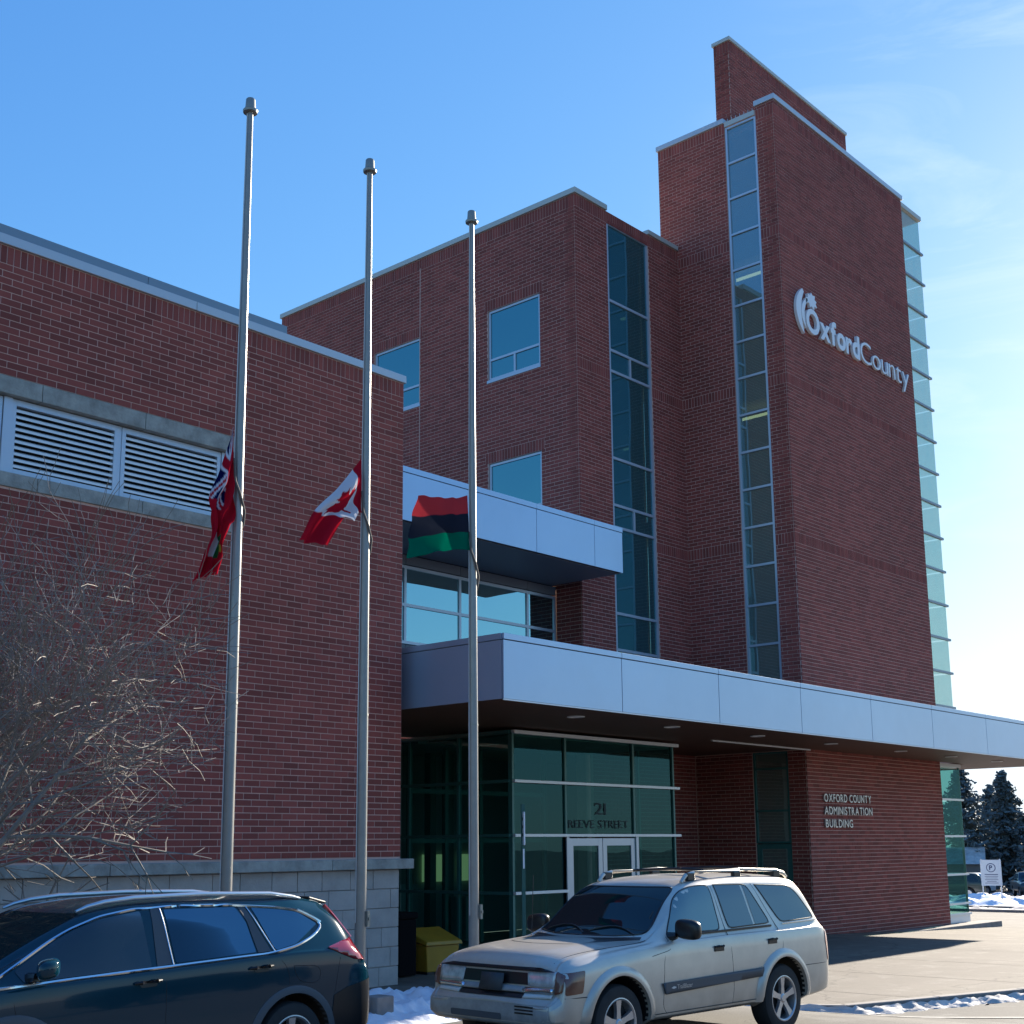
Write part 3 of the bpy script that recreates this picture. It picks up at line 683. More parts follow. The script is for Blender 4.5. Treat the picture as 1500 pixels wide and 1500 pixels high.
for x in (20.3, 21.45, 22.6, 23.75, 24.9):
    box('inner_mullion', ALUD, ent, x-.05, x+.05, 21.2, 21.28, .1, 4.5)
for z in (2.4, 3.5): box('inner_transom', ALUD, ent, 20.36, 24.84, 21.21, 21.27, z-.05, z+.05)
for x in (22.3, 22.9): box('lobby_column', GREENP, ent, x, x+.2, 22.6, 22.8, .1, 4.5)
LITW = mat('daylight_panel', (.4, .5, .3), emit=((.45, .60, .30), 0.16))  # emissive panels stand in for daylight through openings at the back
for a, b_ in ((22.95, 23.70), (24.25, 24.75)): box('daylight_panel', LITW, ent, a, b_, 23.5, 23.55, 1.42, 2.08)
box('display_board', mat('board_paper', (.35, .4, .36), .8), ent, 21.7, 22.3, 23.0, 23.1, .7, 1.4)
box('recycling_box', INTD, ent, 22.7, 23.3, 21.8, 22.3, .1, 1.1)
# doormat kerb in front
struct(box('doorstep', KERB, None, 19.9, 26.2, 17.2, 17.86, .005, .09, bevel=.01))

# ================================================================ signs
def letter_mesh(ch, size, bold=0.0, depth=0.02, bev=0.0):
    c = bpy.data.curves.new('t', 'FONT'); c.body = ch; c.size = size; c.extrude = depth; c.offset = bold; c.resolution_u = 5; c.bevel_depth = bev
    o = bpy.data.objects.new('t', c); COL.objects.link(o)
    dg = bpy.context.evaluated_depsgraph_get(); me = bpy.data.meshes.new_from_object(o.evaluated_get(dg))
    bpy.data.objects.remove(o); bpy.data.curves.remove(c)
    return me
def text_line(parent, txt, x0, x1, y, z, cap, m, bold=0.0, depth=0.02, space=0.10, joined=False):
    """letters fitted between x0 and x1 on a wall facing -Y, baseline z, capital height cap"""
    ref = letter_mesh('E', 1.0); zs = [v.co.y for v in ref.vertices]; capu = max(zs)-min(zs); size = cap/capu
    ms = []; tot = 0
    for ch in txt:
        if ch == ' ': ms.append(None); tot += .32*size; continue
        me = letter_mesh(ch, size, bold, depth); xs = [v.co.x for v in me.vertices]; ms.append((me, min(xs), max(xs))); tot += max(xs)-min(xs)+space*cap
    sc = (x1-x0)/(tot-space*cap); x = x0; allv, allf = [], []
    for t, ch in zip(ms, txt):
        if t is None: x += .32*size*sc; continue
        me, a, b = t
        for v in me.vertices: v.co = (( v.co.x-a)*sc, -v.co.z, v.co.y)
        if joined:
            n = len(allv); allv += [(v.co.x+x, v.co.y+y, v.co.z+z) for v in me.vertices]; allf += [tuple(i+n for i in p.vertices) for p in me.polygons]
        else:
            o = new_obj('letter', me, parent, m); o.location = (x, y, z)
        x += (b-a)*sc+space*cap*sc
    if joined:
        me = bpy.data.meshes.new('lettering'); me.from_pydata(allv, [], allf); return new_obj('lettering', me, parent, m)
def crescent(cx, cz, rx, rz, a0, a1, t0, n=30):
    out, inn = [], []
    for i in range(n+1):
        u = i/n; a = R(a0+(a1-a0)*u); w = t0*math.sin(PI*min(1, max(0, u*.90+.10)))**0.7
        out.append((cx+rx*math.cos(a), cz+rz*math.sin(a))); inn.append((cx+(rx-w)*math.cos(a), cz+(rz-w*.9)*math.sin(a)))
    return out+inn[::-1]
sg = thing('county_sign', 'raised white county name and crescent emblem high on the brick tower', 'sign')
def strip_part(name, poly, y0, y1, m, parent):
    n = len(poly)//2; o, i = poly[:n], poly[n:][::-1]; b = MB()
    for k in range(n-1): b.prism([o[k], o[k+1], i[k+1], i[k]], y0, y1)
    ob = b.build(name, m, parent); return ob
strip_part('emblem_arc', crescent(32.02, 17.05, 1.02, .86, 128, 232, .27), 16.90, 16.985, WHITE, sg)
strip_part('emblem_arc', crescent(32.03, 17.00, .74, .60, 122, 226, .17), 16.90, 16.985, WHITE, sg)
leaf = [(-.06, -.10), (.03, .03), (.15, -.04), (.17, .06), (.31, .06), (.26, .17), (.36, .25), (.25, .29), (.24, .38), (.15, .35), (.09, .46), (.0, .37), (-.08, .39), (-.07, .27), (-.17, .22), (-.10, .13), (-.15, .02)]
ca, sa = math.cos(R(38)), math.sin(R(38))
MB().prism([(31.70+1.15*(ca*x+sa*z), 17.40+1.0*(-sa*x+ca*z)) for x, z in leaf], 16.90, 16.985).build('emblem_leaf', WHITE, sg)
text_line(sg, 'Oxford', 31.53, 34.73, 16.94, 16.53, .68, WHITE, bold=.030, depth=.045, space=.05)
text_line(sg, 'County', 34.82, 38.11, 16.95, 16.53, .68, WHITE, bold=-.008, depth=.035, space=.09)
ws = thing('wall_lettering', 'small grey metal lettering naming the administration building on the tower base', 'sign')
text_line(ws, 'OXFORD COUNTY', 31.19, 33.83, 16.965, 3.345, .20, LETTER, bold=.004, depth=.02, space=.22)
text_line(ws, 'ADMINISTRATION', 31.18, 33.86, 16.965, 3.015, .20, LETTER, bold=.004, depth=.02, space=.22)
text_line(ws, 'BUILDING', 31.2, 32.69, 16.965, 2.68, .20, LETTER, bold=.004, depth=.02, space=.22)
dn = thing('door_lettering', 'dark street number and street name printed on glass above the doors', 'sign')
text_line(dn, '21', 22.72, 23.13, EY+.03, 2.93, .25, DLETTER, bold=.001, depth=.003)
text_line(dn, 'REEVE STREET', 21.82, 23.94, EY+.03, 2.64, .165, DLETTER, bold=.0005, depth=.003)

# ================================================================ flagpoles and flags
def flagpole(x, label, rope_z):
    t = thing('flagpole', label, 'flagpole', (x, 13.17, 0.0), group='flagpoles in front of the brick wing')
    MB().tube([(0, 0, 0), (0, 0, 4), (0, 0, 8), (0, 0, 11.95)], [.076, .070, .054, .038], 20).build('shaft', POLE, t, smooth=True)
    MB().lathe([(.15, 0), (.15, .03), (.08, .06)], n=20).build('base_collar', POLED, t, smooth=True)
    MB().lathe([(.095, -.03), (.10, 0), (.085, .02), (.07, .03), (.062, .16), (.055, .17)], c=(0, 0, 11.96), n=18).build('truck_cap', POLED, t, smooth=True)
    for z in (4.0, 8.0, 9.4): MB().lathe([(.001, 0), (.074-.003*(z-4)*1.9, 0), (.074-.003*(z-4)*1.9, .03), (.001, .03)], c=(0, 0, z), n=18, cap=False).build('sleeve_joint', POLED, t)
    MB().box(.03, .075, -.105, -.06, 1.25, 1.45).box(.04, .065, -.125, -.105, 1.33, 1.37).build('cleat', POLED, t)
    MB().tube([(-.085, 0, 1.3), (-.088, 0, 4), (-.075, 0, 8), (-.05, 0, 11.9)], .006, 5).build('halyard', ROPEW, t)
    MB().tube([(-.10, -.03, rope_z+.35), (-.095, -.06, rope_z+.05), (-.03, -.085, rope_z-.12), (.05, -.075, rope_z-.32), (.075, -.03, rope_z-.45), (.07, -.02, rope_z-.52)], [.012, .018, .018, .016, .014, .01], 7).build('tie_cord', ROPE, t, smooth=True)
    return t
flagpole(9.58, 'leftmost and tallest-looking steel flagpole with half-lowered red ensign', 6.75)
flagpole(11.72, 'middle steel flagpole of three flying a half-lowered maple leaf flag', 6.75)
flagpole(13.87, 'right steel flagpole of three flying a red, black and green flag', 6.55)
def cloth_mat(name):
    m = bpy.data.materials.new(name); m.use_nodes = True; t = m.node_tree; t.nodes.clear()
    a = t.nodes.new('ShaderNodeVertexColor'); a.layer_name = 'Col'
    d = t.nodes.new('ShaderNodeBsdfDiffuse'); tr = t.nodes.new('ShaderNodeBsdfTranslucent'); mxx = t.nodes.new('ShaderNodeMixShader'); mxx.inputs[0].default_value = .38
    o = t.nodes.new('ShaderNodeOutputMaterial')
    t.links.new(a.outputs['Color'], d.inputs['Color']); t.links.new(a.outputs['Color'], tr.inputs['Color'])
    t.links.new(d.outputs[0], mxx.inputs[1]); t.links.new(tr.outputs[0], mxx.inputs[2]); t.links.new(mxx.outputs[0], o.inputs['Surface'])
    return m
CLOTH = cloth_mat('flag_cloth')
def inpoly(x, y, P):
    c = False; j = len(P)-1
    for i in range(len(P)):
        if (P[i][1] > y) != (P[j][1] > y) and x < (P[j][0]-P[i][0])*(y-P[i][1])/(P[j][1]-P[i][1])+P[i][0]: c = not c
        j = i
    return c
half = [(0, .42), (.045, .33), (.085, .36), (.06, .20), (.12, .26), (.135, .22), (.23, .24), (.20, .15), (.25, .12), (.13, .01), (.15, -.05), (.02, -.03), (.03, -.20)]
MLEAF = half+[(-x, y) for x, y in half[::-1]]
RED, WHT = (0.50, 0.012, 0.03), (0.72, 0.74, 0.78)
def col_can(u, v):
    if u < .25 or u > .75: return RED
    return RED if inpoly((u-.5)*1.05, (.58-v)*.95, MLEAF) else WHT
def col_pan(u, v): return (0.60, 0.05, 0.06) if v < .333 else ((0.022, 0.028, 0.045) if v < .667 else (0.0, 0.16, 0.095))
def col_ont(u, v):
    if u < .5 and v < .5:
        a, b = u/.5, v/.5; dx, dy = abs(a-.5), abs(b-.5)
        if dx < .06 or dy < .10: return RED
        if dx < .11 or dy < .17: return WHT
        e = min(abs(a-b), abs(a+b-1))
        if e < .04: return RED
        if e < .11: return WHT
        return (0.006, 0.01, 0.07)
    if .66 < u < .84 and .30 < v < .78:
        return (0.02, .12, .04) if v > .42 else (.65, .65, .6)
    if .72 < u < .78 and .78 <= v < .84: return (.45, .35, .05)
    return RED
def flag(name, label, cols, pat, n=90, k=60, fold=(.07, 2.3, 3.0), seed=1):
    """cols: list of (u, (x,z) top edge, (x,z) bottom edge, y of the middle)"""
    us = [c[0] for c in cols]
    def sp(u, f):
        i = max(0, min(len(us)-2, next((j for j in range(len(us)-1) if u <= us[j+1]), len(us)-2)))
        t = (u-us[i])/(us[i+1]-us[i]); p = [f(cols[max(0, min(len(cols)-1, q))]) for q in (i-1, i, i+1, i+2)]
        return .5*((2*p[1])+(-p[0]+p[2])*t+(2*p[0]-5*p[1]+4*p[2]-p[3])*t*t+(-p[0]+3*p[1]-3*p[2]+p[3])*t**3)
    vs, fs, cs = [], [], []
    for i in range(n+1):
        u = i/n; tx, tz, bx, bz, ym = sp(u, lambda c: c[1][0]), sp(u, lambda c: c[1][1]), sp(u, lambda c: c[2][0]), sp(u, lambda c: c[2][1]), sp(u, lambda c: c[3])
        for j in range(k+1):
            v = j/k; a = min(1, u*3)
            w = fold[0]*a*math.sin(v*PI*fold[1]+u*fold[2]+seed); w2 = .018*a*math.sin(v*17+u*9+seed*2)+.012*a*math.sin(u*23-v*5)
            vs.append((tx+(bx-tx)*v+w2, 13.17+ym+w, tz+(bz-tz)*v+w2*.8)); cs.append(pat(u, v))
    for i in range(n):
        for j in range(k): fs.append((i*(k+1)+j, (i+1)*(k+1)+j, (i+1)*(k+1)+j+1, i*(k+1)+j+1))
    me = bpy.data.meshes.new(name); me.from_pydata(vs, [], fs); ca_ = me.color_attributes.new('Col', 'FLOAT_COLOR', 'POINT')
    for i, c in enumerate(cs): ca_.data[i].color = (*c, 1)
    me.polygons.foreach_set('use_smooth', [True]*len(fs)); o = new_obj(name, me, None, CLOTH); tag(o, label, 'flag'); return o
flag('flag', 'red ensign hanging limp in narrow folds from the leftmost flagpole',
     [(0, (9.47, 7.54), (9.50, 6.90), 0), (.18, (9.40, 7.25), (9.49, 6.60), -.03), (.35, (9.27, 6.85), (9.47, 6.30), -.05), (.5, (9.15, 6.52), (9.40, 6.20), -.04), (.68, (9.17, 6.10), (9.33, 5.98), -.05), (.8, (9.08, 5.85), (9.31, 5.80), -.06), (1, (8.90, 5.43), (9.27, 5.58), -.08)],
     col_ont, fold=(.06, 4.5, 5.0), seed=.4)
flag('flag', 'red and white maple leaf flag drooping from the middle flagpole',
     [(0, (11.63, 7.58), (11.66, 6.80), 0), (.25, (11.49, 7.40), (11.50, 6.76), -.05), (.5, (11.16, 7.05), (11.40, 6.62), -.08), (.75, (10.70, 6.63), (11.20, 6.62), -.10), (1, (10.41, 6.18), (10.92, 6.17), -.16)],
     col_can, fold=(.07, 2.6, 3.5), seed=1.2)
flag('flag', 'red, black and green striped flag stretched left from the right flagpole',
     [(0, (13.76, 7.47), (13.81, 6.62), 0), (.2, (13.52, 7.38), (13.55, 6.60), -.04), (.5, (13.20, 7.30), (13.22, 6.52), -.02), (.8, (12.84, 7.26), (12.74, 6.36), -.07), (1, (12.62, 7.22), (12.42, 6.28), -.10)],
     col_pan, fold=(.06, 1.2, 4.0), seed=2.0)

# ================================================================ bare tree
def tree_bare():
    t = thing('bare_tree', 'leafless ornamental tree with dense grey-brown twigs against the low brick wing', 'tree', (4.9, 12.35, 0))
    rnd = random.Random(11); tb, bb = MB(), MB(); cnt = [0]
    def ok(p):
        x, y, z = p
        if z < 2.0+max(0, x-1.2)*.25: return False
        return ((x-1.1)/2.85)**2+(y/1.9)**2+((z-4.5)/2.75)**2 < 1
    from collections import deque
    Q = deque()
    def grow(p, d, ln, r, lev):
        pts = [p.copy()]; rs = [r]; q = p.copy(); n = 4 if lev < 3 else 3
        for i in range(n):
            d = (d+Vector((rnd.gauss(0, .17), rnd.gauss(0, .17), rnd.gauss(.02, .15)))).normalized()
            q = q+d*ln/n; pts.append(q.copy()); rs.append(max(.0036, r*(1-.45*(i+1)/n)))
            if lev >= 2 and not ok(q): break
        cnt[0] += 1
        (tb if lev < 2 else bb).tube(pts, rs, 8 if lev < 2 else (5 if lev < 4 else 3), cap=False)
        if lev >= 6 or cnt[0]+len(Q) > 6200: return
        for i in range(1, len(pts)):
            m = 1 if lev < 2 else (2 if lev < 4 else 1)
            if lev >= 4 and rnd.random() < .2: continue
            for _ in range(m):
                ax = Vector((rnd.gauss(0, 1), rnd.gauss(0, 1), rnd.gauss(0, 1))).cross(d).normalized()
                nd = (Matrix.Rotation(R(rnd.uniform(22, 65)), 3, ax) @ d).normalized(); nd.z += .08; nd.normalize()
                Q.append((pts[i], nd, ln*rnd.uniform(.55, .80), max(.005, rs[i]*rnd.uniform(.55, .75)), lev+1))
        Q.append((pts[-1], d, ln*.75, rs[-1]*.85, lev+1))
    tb.tube([(0, 0, -.1), (.02, 0, .5), (.06, .02, 1.0)], [.13, .11, .10], 10)
    for d in ((.75, -.1, .8), (.35, .25, 1), (-.35, -.1, 1), (.9, .25, .55), (.45, -.5, .9), (-.7, .2, .8), (.6, .1, .45)):
        Q.append((Vector((.06, .02, .95)), Vector(d).normalized(), 1.95, .055, 1))
    while Q: grow(*Q.popleft())
    tb.build('trunk', BARK, t, smooth=False, fix=False)
    o = bb.build('twigs', BARK, t, fix=False); o['kind'] = 'stuff'
    return t
tree_bare()

# ================================================================ snow, bins, posts
from mathutils import noise as N
def heap(name, m, x0, x1, y0, y1, fz, base, amp=.3, seed=0, nx=60, ny=40, edge=.35, rough=.10, mask=None):
    b = MB(); idx = {}
    for i in range(nx+1):
        for j in range(ny+1):
            x, y = x0+(x1-x0)*i/nx, y0+(y1-y0)*j/ny
            e = min(1, min(i, nx-i)/nx/edge)*min(1, min(j, ny-j)/ny/edge); e = e*e*(3-2*e)
            h = amp*e*(.55+.9*N.noise(Vector((x*.8+seed, y*.8, seed)))) + rough*e*N.noise(Vector((x*4, y*4, seed*3)))+rough*.5*e*N.noise(Vector((x*11, y*11, seed)))
            if mask: h *= mask(x, y)
            b.v.append((x, y, fz(x, y)+h-.03))
    b.n = len(b.v)
    for i in range(nx):
        for j in range(ny): b.f.append((i*(ny+1)+j, (i+1)*(ny+1)+j, (i+1)*(ny+1)+j+1, i*(ny+1)+j+1))
    o = b.build(name, m, None, smooth=True, fix=False); o.modifiers.clear(); return stuff(o)
heap('snow', SNOW, 10.2, 16.9, 11.9, 15.9, lambda x, y: plz(x, y), 0, amp=.34, seed=4.2, nx=130, ny=80, rough=.13)
heap('snow', SNOW, 2.0, 10.4, 12.6, 15.6, lambda x, y: plz(x, y), 0, amp=.30, seed=9.1, nx=60, ny=30)
def kerb_snow(x0, x1, m, w=.55, amp=.05, seed=1):
    b = MB(); nx, ny = int((x1-x0)*14), 10
    for i in range(nx+1):
        x = x0+(x1-x0)*i/nx; yk = kerb_y(x)-.05
        for j in range(ny+1):
            v = j/ny; y = yk-v*w*(1+.6*N.noise(Vector((x*1.3, seed, 0))))
            h = amp*math.sin(PI*min(1, v*1.05))*max(0, .7+1.6*N.noise(Vector((x*2.2, y*5, seed))))+.045*N.noise(Vector((x*6, y*9, 2)))+.03*N.noise(Vector((x*19, y*21, 2)))
            b.v.append((x, y, asp(x, y)+h-.012+(.10*(1-v)**3)))
    b.n = len(b.v)
    for i in range(nx):
        for j in range(ny): b.f.append((i*(ny+1)+j, i*(ny+1)+j+1, (i+1)*(ny+1)+j+1, (i+1)*(ny+1)+j))
    o = b.build('kerbside_snow', m, None, smooth=True, fix=False); o.modifiers.clear(); return stuff(o)
kerb_snow(16.2, 30, SNOWD, w=.26, amp=.035); kerb_snow(30, 50, SNOWD, w=.26, amp=.04, seed=3)
# far kerb, snow banks and road beyond the pavement
for i in range(12):
    y0 = 4+i*3.0; struct(box('kerb', KERB, None, 57.02, 57.35, y0+.005, y0+2.995, -1.2, -.60, bevel=.02))
heap('snow', SNOWD, 57.6, 63, -6, 44, lambda x, y: plz(x, y)-.12, 0, amp=.30, seed=2.0, nx=20, ny=120, edge=.2, rough=.2)
heap('snow', SNOW, 70, 76, 24, 40, lambda x, y: plz(x, y)-.12, 0, amp=.75, seed=5.0, nx=30, ny=60)
struct(box('kerb', KERB, None, 68.0, 68.4, -20, 60, -1.3, -.98))

# small concrete block in the snow
tag(MB().box(11.86, 12.16, 12.98, 13.28, -.05, .36).build('concrete_block', KERB, None, bevel=.02), 'squat grey concrete block in snow just behind the dark car', 'block')
# yellow grit bin
yb = thing('grit_bin', 'yellow plastic grit bin with sloping lid beside the left entrance glass', 'bin', (17.45, 17.62, 0), R(-4))
bb_ = MB(); X_, Y_ = .40, .30
bb_.add([(-X_*.86, -Y_*.86, .04), (X_*.86, -Y_*.86, .04), (X_*.86, Y_*.86, .04), (-X_*.86, Y_*.86, .04), (-X_, -Y_, .50), (X_, -Y_, .50), (X_, Y_, .62), (-X_, Y_, .62)],
        [(0, 3, 2, 1), (4, 5, 6, 7), (0, 1, 5, 4), (1, 2, 6, 5), (2, 3, 7, 6), (3, 0, 4, 7)])
bb_.build('body', YEL, yb, bevel=.02)
MB().add([(-X_-.04, -Y_-.05, .51), (X_+.04, -Y_-.05, .51), (X_+.04, Y_+.03, .64), (-X_-.04, Y_+.03, .64), (-X_-.02, -Y_-.03, .58), (X_+.02, -Y_-.03, .58), (X_+.02, Y_, .80), (-X_-.02, Y_, .80)],
         [(0, 3, 2, 1), (4, 5, 6, 7), (0, 1, 5, 4), (1, 2, 6, 5), (2, 3, 7, 6), (3, 0, 4, 7)]).build('lid', YEL, yb, bevel=.015)
for x in (-.25, .25): box('foot', BINB, yb, x-.08, x+.08, -.25, .25, 0, .045)
BINK = mat('dull_black_plastic', (.006, .006, .007), .95, spec=.1)
bk = thing('litter_bin', 'slim dark litter bin in the shade between brick wing and entrance glass', 'bin', (16.55, 17.55, 0))
MB().box(-.22, .22, -.22, .22, .02, 1.0).build('body', BINK, bk, bevel=.03); MB().box(-.25, .25, -.25, .25, 1.0, 1.12).build('lid', BINK, bk, bevel=.04)
# narrow sign on a green post (seen edge on)
sp = thing('post_sign', 'narrow white sign on a green post seen nearly edge-on before the entrance', 'sign', (16.46, 14.5, 0), R(-39))
MB().box(-.03, .03, -.03, .03, 0, 2.95).build('post', GREENP, sp)
MB().box(-.012, .012, -.15, .15, 2.28, 2.82).build('sign_plate', WHITE, sp, bevel=.004)
MB().box(-.012, .012, -.06, .06, 1.9, 2.22).build('tag_plate', WHITE, sp)
for z in (2.68, 2.55, 2.42): MB().box(-.016, -.0125, -.09, .09, z, z+.05).build('printed_bar', BINB, sp)
# parking sign far right
ps = thing('parking_sign', 'white parking notice board with a circled P on two posts by snow', 'sign', (77.6, 31.5, plz(77.6, 0)-.12), R(24))
ps.scale = (.88, .88, .88)
MB().box(-.04, .04, -.62, -.54, 0, 2.9).build('post', LOUV, ps); MB().box(-.04, .04, .54, .62, 0, 2.9).build('post', LOUV, ps)
MB().box(-.075, -.042, -.66, .66, 1.15, 2.85).build('board', mat('board_white', (.62, .66, .70), .5), ps)
BLUEP = mat('sign_blue', (.03, .05, .14), .6)
rg = MB()
for i in range(24):
    a, b_ = 2*PI*i/24, 2*PI*(i+1)/24
    rg.add([(-.08, .30*math.cos(a), 2.33+.30*math.sin(a)), (-.08, .30*math.cos(b_), 2.33+.30*math.sin(b_)), (-.08, .25*math.cos(b_), 2.33+.25*math.sin(b_)), (-.08, .25*math.cos(a), 2.33+.25*math.sin(a))], [(0, 1, 2, 3)])
rg.build('ring', BLUEP, ps, fix=False)
pm = letter_mesh('P', .42, .012, .003)
for v in pm.vertices: v.co = (-.081+v.co.z, .13-v.co.x, v.co.y+2.19)
new_obj('letter', pm, ps, BLUEP)
for i, w in enumerate((.42, .42, .38, .42, .30, .42)): MB().box(-.079, -.0755, -w, w, 1.86-i*.11, 1.89-i*.11+(.02 if i == 0 else 0)).build('text_line', BLUEP, ps)

# conifers, house, far trees
def conifer(label, x, y, h, w, seed, n=2600):
    t = thing('conifer_tree', label, 'tree', (x, y, plz(x, 0)-.2), group='dark conifers beyond the car park'); r = random.Random(seed)
    MB().tube([(0, 0, 0), (.1, 0, h*.5), (0, .1, h*.97)], [.32, .2, .04], 7).build('trunk', TRUNK, t)
    b = MB()
    nb = int(n/22)
    for i in range(nb):
        f = (i+r.random())/nb; z = h*(.10+.88*f); L_ = w*(1-f)**.75*r.choice((.35, .6, .8, 1.0, 1.3))*r.uniform(.8, 1.1)+.25; a = r.uniform(0, 2*PI)
        for k in range(22):
            s = (k+r.random())/22; rr = L_*s; ca_, sa_ = math.cos(a+r.gauss(0, .10)), math.sin(a+r.gauss(0, .10)); zz_ = z-.22*rr+r.gauss(0, .16)+.10*rr*rr/L_
            c = Vector((rr*ca_, rr*sa_, zz_)); sz = r.uniform(.14, .36); d1 = Vector((r.gauss(0, 1), r.gauss(0, 1), r.gauss(-.3, .5))).normalized()*sz; d2 = d1.orthogonal().normalized()*sz*.45
            b.add([c-d1-d2, c+d1-d2*.3, c+d1*.9+d2*.6, c-d1*.6+d2], [(0, 1, 2, 3)])
    o = b.build('foliage', CONIF, t, fix=False); o['kind'] = 'stuff'; return t
conifer('ragged dark pine with open branches nearest the tower corner', 119.0, 50.6, 11.4, 4.2, 1, 6500)
conifer('tall dense dark spruce right of the open pine', 121.5, 47.6, 11.0, 3.0, 2, 7000)
conifer('broad lower conifer at the right picture edge', 118.5, 43.2, 7.6, 3.6, 3, 5000)
conifer('dark conifer standing behind the two front pines', 128.0, 51.5, 10.2, 4.4, 4, 5500)
conifer('small dark conifer low between the larger trees', 124.0, 47.0, 7.0, 3.6, 6, 4500)
conifer('outermost conifer just beyond the right picture edge', 122.0, 41.5, 7.2, 3.4, 8, 3500)
hs = thing('small_house', 'small grey-brown house with snow on its roof behind the parked cars', 'house', (116, 51.6, plz(116, 0)-.3), R(22))
box('wall', mat('house_siding', (.16, .14, .13), .9), hs, -2.5, 2.5, -3.5, 3.5, 0, 2.7)
MB().prism([(-2.8, 2.65), (2.8, 2.65), (0, 4.1)], -3.8, 3.8).build('roof', SNOWD, hs)
fm = MB().box(-2.54, -2.50, -.6, .6, 1.0, 2.0).build('window', WHITE, hs); MB().box(-2.56, -2.541, -.5, .5, 1.1, 1.9).build('pane', BLACK, fm)

# ================================================================ vehicles
def pchip(xs, ys, x):
    i = max(0, min(len(xs)-2, next((j for j in range(len(xs)-1) if x <= xs[j+1]), len(xs)-2)))
    n = len(xs); d = [(ys[k+1]-ys[k])/(xs[k+1]-xs[k]) for k in range(n-1)]
    def m(k):
        if k == 0: return d[0]
        if k == n-1: return d[-1]
        return 0 if d[k-1]*d[k] <= 0 else 2*d[k-1]*d[k]/(d[k-1]+d[k])
    h = xs[i+1]-xs[i]; t = (x-xs[i])/h; t2, t3 = t*t, t*t*t
    return (2*t3-3*t2+1)*ys[i]+(t3-2*t2+t)*h*m(i)+(-2*t3+3*t2)*ys[i+1]+(t3-t2)*h*m(i+1)
def car_shell(name, st, m, parent, arches, ar, nx=110, sub=5, liner=None):
    """st: (X, zb, w, zs, ws, zr, wr) stations from tail to nose; arches are cut out of the closed shell"""
    xs = [s[0] for s in st]; X = []
    for a, b_ in zip(xs, xs[1:]):
        k = max(2, int(round((b_-a)/(xs[-1]-xs[0])*nx))); X += [a+(b_-a)*i/k for i in range(k)]
    X.append(xs[-1]); rings = []
    for x in X:
        zb, w, zs, ws_, zr, wr = [pchip(xs, [s[k] for s in st], x) for k in range(1, 7)]
        P = [(0, zb), (w*.55, zb-.0), (w*.86, zb+.005), (w*.97, zb+.05), (w*.995, zb+.30*(zs-zb)), (w, zb+.62*(zs-zb)), (w*.992, zb+.85*(zs-zb)), ((w*.5+ws_*.5), zs-.025), (ws_-.005, zs+.004),
             (ws_*.66+wr*.34-.002, zs*.66+zr*.34), (ws_*.30+wr*.70+.004, zs*.30+zr*.70), (wr+.012, zr-.055*min(1, (zr-zs)*4+.15)), (wr-.05, zr-.008), (wr*.6, zr+.022), (0, zr+.034)]
        full = P+[(-y, z) for y, z in P[-2:0:-1]]
        n = len(full); out_ = []
        for i in range(n):
            p0, p1, p2, p3 = full[i-1], full[i], full[(i+1) % n], full[(i+2) % n]
            for q in range(sub):
                t = q/sub
                c = lambda a, b_, c_, d_: .5*((2*b_)+(-a+c_)*t+(2*a-5*b_+4*c_-d_)*t*t*1.0+(-a+3*b_-3*c_+d_)*t**3)
                # low tension keeps the creases of the sheet metal
                ly, lz = p1[0]+(p2[0]-p1[0])*t, p1[1]+(p2[1]-p1[1])*t
                cyy, czz = c(p0[0], p1[0], p2[0], p3[0]), c(p0[1], p1[1], p2[1], p3[1])
                out_.append((x, .45*ly+.55*cyy, .45*lz+.55*czz))
        rings.append(out_)
    n = len(rings[0]); vs = [v for r in rings for v in r]; fs = []
    for i in range(len(rings)-1):
        for k in range(n): fs.append((i*n+k, i*n+(k+1) % n, (i+1)*n+(k+1) % n, (i+1)*n+k))
    for i, fl in ((0, False), (len(rings)-1, True)):
        c = len(vs); vs.append((rings[i][0][0], 0, sum(v[2] for v in rings[i])/n))
        for k in range(n): fs.append((i*n+k, i*n+(k+1) % n, c) if fl else (i*n+(k+1) % n, i*n+k, c))
    me = bpy.data.meshes.new(name); me.from_pydata(vs, [], fs)
    bm = bmesh.new(); bm.from_mesh(me); bmesh.ops.recalc_face_normals(bm, faces=bm.faces); bm.to_mesh(me); bm.free()
    bvh = BVHTree.FromPolygons([Vector(v) for v in vs], fs)
    o = new_obj(name, me, None, m); me.materials.append(BINB)
    for ax, az in arches:
        for sgn in (-1, 1):
            cb = MB(); cb.lathe([(ar, .52*sgn), (ar, 1.3*sgn)], axis='y', c=(ax, 0, az), n=48)
            c = cb.build('cutter', BINB); mod = o.modifiers.new('cut', 'BOOLEAN'); mod.operation = 'DIFFERENCE'; mod.object = c; mod.solver = 'EXACT'; mod.material_mode = 'TRANSFER'
            dg = bpy.context.evaluated_depsgraph_get(); me2 = bpy.data.meshes.new_from_object(o.evaluated_get(dg)); o.modifiers.clear(); o.data = me2
            bpy.data.objects.remove(c)
    me = o.data; me.name = name
    me.polygons.foreach_set('use_smooth', [True]*len(me.polygons))
    for p in me.polygons:      # the wheel wells are bare dark plastic
        c = p.center
        for ax, az in arches:
            if abs(c.y) < 1.2 and abs(math.hypot(c.x-ax, c.z-az)-ar) < .012 and abs(p.normal.y) < .3: p.material_index = 1
            if abs(abs(c.y)-.52) < .004 and math.hypot(c.x-ax, c.z-az) < ar: p.material_index = 1
    es = o.modifiers.new('es', 'EDGE_SPLIT'); es.split_angle = R(32)
    o.parent = parent
    return o, bvh
